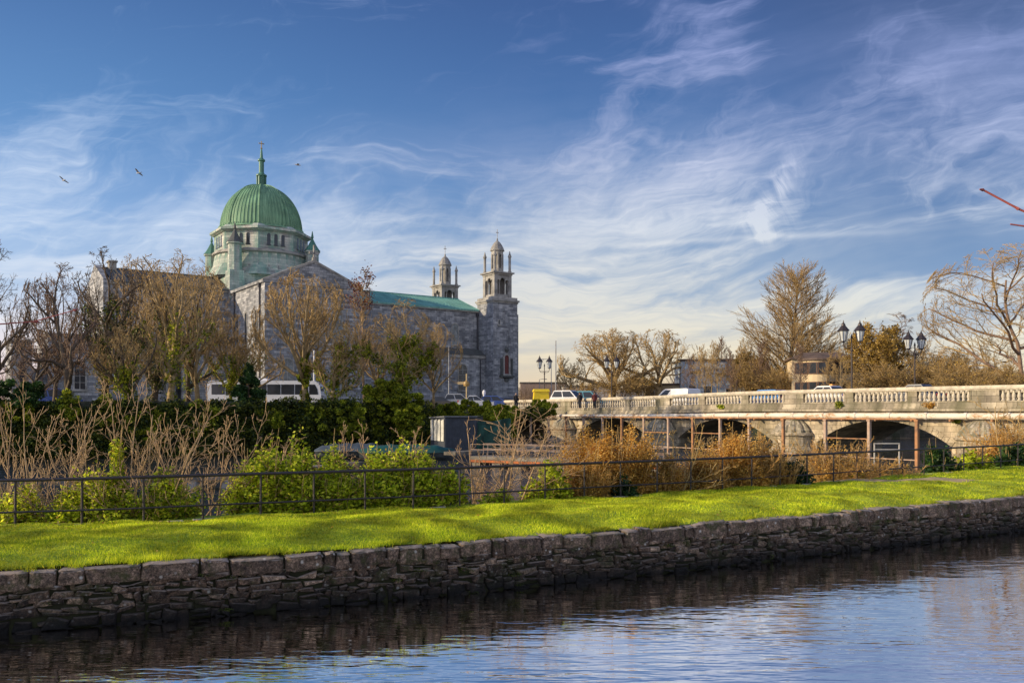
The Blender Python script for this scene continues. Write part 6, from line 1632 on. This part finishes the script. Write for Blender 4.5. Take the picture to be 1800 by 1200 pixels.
# bare multi-stemmed shrubs on the near river edge
PG = 'bare pale stemmed shrubs along the river edge'
pl = [(20, 3.0, 690, 150, 7, 'bare shrub leaning out of the left edge behind the railing'), (78, 1.2, 668, 150, 9, 'bare multi stemmed shrub behind the first railing post'), (146, 1.6, 690, 150, 7, 'bare upright shrub between the second and third railing posts'), (225, 1.5, 655, 150, 7, 'tall bare shrub with a single long straight stem'), (262, 1.2, 668, 200, 9, 'big bare forking shrub behind the post left of centre'), (322, 1.7, 705, 200, 8, 'bare shrub with stems leaning right over dark water'), (385, 2.4, 730, 120, 5, 'small bare shrub leaning right by the dark ivy wall'), (482, 3.2, 735, 130, 7, 'bare shrub rising out of the tall bright hedge shrub'), (588, 4.0, 745, 110, 10, 'dense pinkish bare shrub before the grey blue boat'), (700, 4.0, 740, 120, 7, 'bare shrub before the green covered boat'), (835, 2.4, 735, 100, 8, 'bushy bare shrub before the dark shed'), (888, 1.2, 700, 180, 12, 'large fan of bare stems before the sluice walkway'), (975, 2.0, 770, 90, 5, 'small bare shrub right of the sluice deck'), (1190, .9, 735, 90, 6, 'upright bare golden stems right of the big orange bush'), (1468, 1.2, 752, 120, 8, 'bare brown shrub before the scalloped pier head'), (1440, 3.0, 770, 90, 6, 'thin bare shrub between the two rusty posts right of the middle arch'), (1765, 3.0, 690, 160, 6, 'bare arching shrub in front of the balustrade at the right edge')]
for i, (px, off, py, wpx, ns, lab) in enumerate(pl):
    loc, Y = nb(px, off); loc = (loc[0], loc[1], max(loc[2], .3)); h = hgt(py, Y, loc[2]); w = wid(wpx, Y) * 1.35
    tree('bare_shrub', loc, h, w, dict(STEMS, stems=max(3, int(ns * .6))), 400 + i, lab, 'shrub', mats=(TWIGP, TWIGP) if i not in (13, 14, 15, 16) else (TWIGT, TWIGT), group=PG, rscale=.78 * Y / 22, minr=.0058 * Y / 20, thick=0, names=('stems', 'crown'), rz=0)
# dark conifer
g = np.random.default_rng(5); r = empty('conifer', W(437, 68, 3.2), 0, 'small dark green conifer in front of the coach', 'tree'); cen = []
hc = hgt(640, 68, 3.2)
for k in range(60):
    t = g.uniform(.0, 1); rr = 2.0 * (1 - t) + .15; a = g.uniform(0, 2 * PI); q = g.uniform(.3, 1) * rr; cen.append((q * math.cos(a), q * math.sin(a), .4 + t * (hc - .5), .45 * (1 - t * .6), .45 * (1 - t * .6), .28))
V_, F_ = leafcloud(cen, 12000, .085, g); np_mesh('crown', V_, F_, SHRUBD, r); MB().bar((0, 0, -.4), (0, 0, hc), .12, .02).build('trunk', BARKD, r)
# far bank evergreen masses, hedge and ivy on the quay
def mass(name, px0, px1, y_top, y_bot, Y, n, size, mat, label, cat, seed, dep=1.5, kind=None, amp=.25):
    g = np.random.default_rng(seed); cen = []; zt_, zb2 = CZ + (HY - y_top) * Y / F, CZ + (HY - y_bot) * Y / F; cx = (px0 + px1) / 2
    k = int(max(40, (px1 - px0) * Y / F * (zt_ - zb2) * 9))
    for _ in range(k):
        px = g.uniform(px0, px1); y = g.uniform(-dep / 2, dep / 2); e = 1 - .15 * abs((px - cx) / (px1 - px0) * 2) ** 3; z = zb2 + (zt_ - zb2) * g.uniform(0, 1) * e; s_ = g.uniform(.16, .45)
        cen.append(((px - CX) / F * (Y + y), Y + y, z + amp * math.sin(px * .11) * .5, s_, s_ * .7, s_ * .7))
    V_, F_ = leafcloud(cen, n, size, g); o = np_mesh(name, V_, F_, mat); tag(o, label, cat, kind=kind); return o
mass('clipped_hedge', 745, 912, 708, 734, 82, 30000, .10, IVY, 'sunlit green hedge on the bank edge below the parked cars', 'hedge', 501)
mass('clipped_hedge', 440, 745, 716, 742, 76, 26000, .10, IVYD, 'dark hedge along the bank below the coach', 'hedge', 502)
mass('bank_shrub', 640, 705, 668, 765, 70, 24000, .085, IVY, 'broad ivy shrub at the left foot of the ivy smothered tree', 'shrub', 503, 2)
mass('bank_shrub', 700, 742, 690, 768, 70, 15000, .085, IVY, 'ivy shrub at the right foot of the ivy smothered tree', 'shrub', 504, 2)
mass('bank_shrub', 570, 640, 705, 765, 68, 16000, .085, IVY, 'olive green shrub below the round blue sign', 'shrub', 505, 2)
mass('bank_shrub', 935, 975, 702, 730, 88, 9000, .09, IVY, 'green bush growing over the left end of the balustrade', 'shrub', 506, 1.5)
mass('bank_shrub', 850, 905, 722, 762, 74, 9000, .09, IVY, 'green ivy bush right of the shed', 'shrub', 507, 1.5)
mass('bank_shrub', 440, 570, 728, 746, 71, 12000, .085, IVY, 'sunlit strip of low shrubs on the bank top under the coach', 'shrub', 508, 1.5)
mass('bank_shrub', 905, 960, 716, 738, 84, 3500, .09, IVYD, 'dark green ivy hanging at the bridge abutment', 'shrub', 513, 1.5)
def quay_at(px):
    u = (px - CX) / F
    for (x0, y0), (x1, y1) in zip(LAND, LAND[1:]):
        den = (x1 - x0) - u * (y1 - y0); 
        if abs(den) < 1e-9: continue
        t = (u * y0 - x0) / den
        if 0 <= t <= 1 and y0 + t * (y1 - y0) > 5: return (x0 + t * (x1 - x0), y0 + t * (y1 - y0))
    return None
def curtain(px0, px1, n, label, seed, ztop, mat=IVYD):
    g = np.random.default_rng(seed); cen = []
    for _ in range(int((px1 - px0) * 1.1)):
        q_ = quay_at(g.uniform(px0, px1))
        if q_ is None: continue
        z = g.uniform(RIV - .1, ztop); s_ = g.uniform(.35, .8); cen.append((q_[0] + .15, q_[1] - .30 - .25 * g.random(), z, s_, .38, s_ * .7))
    V_, F_ = leafcloud(cen, n, .10, g); o = np_mesh('ivy_curtain', V_, F_, mat); tag(o, label, 'ivy')
    return o
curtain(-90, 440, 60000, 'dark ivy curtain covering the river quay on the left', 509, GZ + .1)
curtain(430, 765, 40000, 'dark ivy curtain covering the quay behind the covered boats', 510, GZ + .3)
curtain(745, 945, 16000, 'sunlit ivy on the quay behind the shed', 511, GZ + .2, IVY)  # sunlight here is put into the brighter leaf colour
for i, (px, w_, y0_, y1_, lab) in enumerate([(30, 50, 705, 745, 'yellow green shrub on the quay top at the far left'), (118, 34, 690, 735, 'green shrub on the quay top in front of the blue people carrier'), (186, 30, 696, 745, 'bright sprig of shrub on the quay top below the ivy wrapped tree'), (250, 60, 715, 775, 'olive shrub hanging over the quay left of the dark conifer'), (352, 60, 708, 765, 'green shrub at the quay top before the second coach'), (470, 50, 716, 750, 'yellow green shrub on the quay below the coach front half'), (545, 44, 712, 760, 'green shrub on the quay under the white pole')]):
    q_ = quay_at(px); mass('quay_shrub', px - w_ / 2, px + w_ / 2, y0_, y1_, q_[1] - .5, 2600, .085, IVY, lab, 'shrub', 530 + i, 1.0)
mass('evergreen_hedge', -90, 70, 670, 715, 58, 9000, .10, SHRUBD, 'dark reddish hedge on the bank at the far left', 'hedge', 512, 2)
# ground litter, low growth along the verge behind the fence
g = np.random.default_rng(9); cen = []
for _ in range(420):
    px = g.uniform(-60, 1850); off = g.uniform(.15, 1.1); Y = fdepth(px) + off; X = (px - CX) / F * Y; cen.append((X, Y, 1.10 - off * .35 + g.uniform(0, .12), g.uniform(.15, .5), .2, g.uniform(.05, .14)))
V_, F_ = leafcloud(cen, 20000, .035, g); o = np_mesh('undergrowth', V_, F_, leafmat('verge litter', (.06, .05, .015), (.16, .15, .03), (.30, .24, .08), .3, 1)); tag(o, 'low weeds and leaf litter along the verge behind the railing', 'undergrowth', kind='stuff')
# --- two trees on the near bank whose branch tips reach into the view
def reach(loc, H, st, mid_, tipw, seed, label, side, mat=TWIGR, r0=.0025):
    r = empty('bankside_tree', loc, 0, label, 'tree'); L = Vector(loc); m = MB()
    m.path([(0, 0, -.3), (.05, 0, H * .5), (0, .05, H)], [.16, .12, .05], 8); m.build('trunk', BARKD, r)
    t = Vector(tipw) - L; st = Vector(st) - L; mid_ = Vector(mid_) - L; q = MB(); n = 26; pts = []; g = random.Random(seed)
    for i in range(n + 1):
        u = i / n; p = st * (1 - u) ** 2 + mid_ * 2 * u * (1 - u) + t * u * u; pts.append(p + Vector((g.gauss(0, .004), g.gauss(0, .004), g.gauss(0, .004))))
    q.path(pts, [.030 * (1 - i / n) ** 1.5 + r0 for i in range(n + 1)], 6)
    for i in range(3, n + 1):
        d = (pts[i] - pts[i - 1]).normalized(); s_ = Vector((g.gauss(0, 1), g.gauss(0, 1), g.gauss(0, 1))).normalized(); q.bar(pts[i], pts[i] + (d * .6 + s_ * .5) * .018, .0045, .0015, 5)
    if side:
        e = Vector(side) - L; p = pts[n - 3]; q.path([p, p.lerp(e, .5) + Vector((0, 0, .004)), e], [.004, .003, .002], 5)
    q.build('branch', mat, r); return r
reach((5.6, 1.0, 2.0), 3.4, (5.6, 1.0, 2.6), (2.2, 1.9, 3.58), W(1727, 2.2, py=340), 3, 'bankside tree at the right of the view with a red budded twig against the sky', W(1776, 2.15, py=394))
reach((-6.2, 1.0, 2.0), 3.0, (-6.2, 1.0, 3.0), (-2.7, 2.0, 3.55), W(134, 2.6, py=548), 4, 'bankside tree at the left of the view with a long red twig', None, TWIGR, .0016)
# leafless trees on the river verge left of the view, which throw the long soft shadows over the grass
tree('lawn_tree', (-21.5, 13.6, 1.1), 8.0, 4, THIN, 801, 'bare tree on the grass just outside the left of the view', mats=(BARKD, BARKD), minr=.012)
tree('lawn_tree', (-28, 13.4, 1.0), 9.5, 4.5, THIN, 802, 'taller bare tree further left on the grass strip', mats=(BARKD, BARKD), minr=.012)
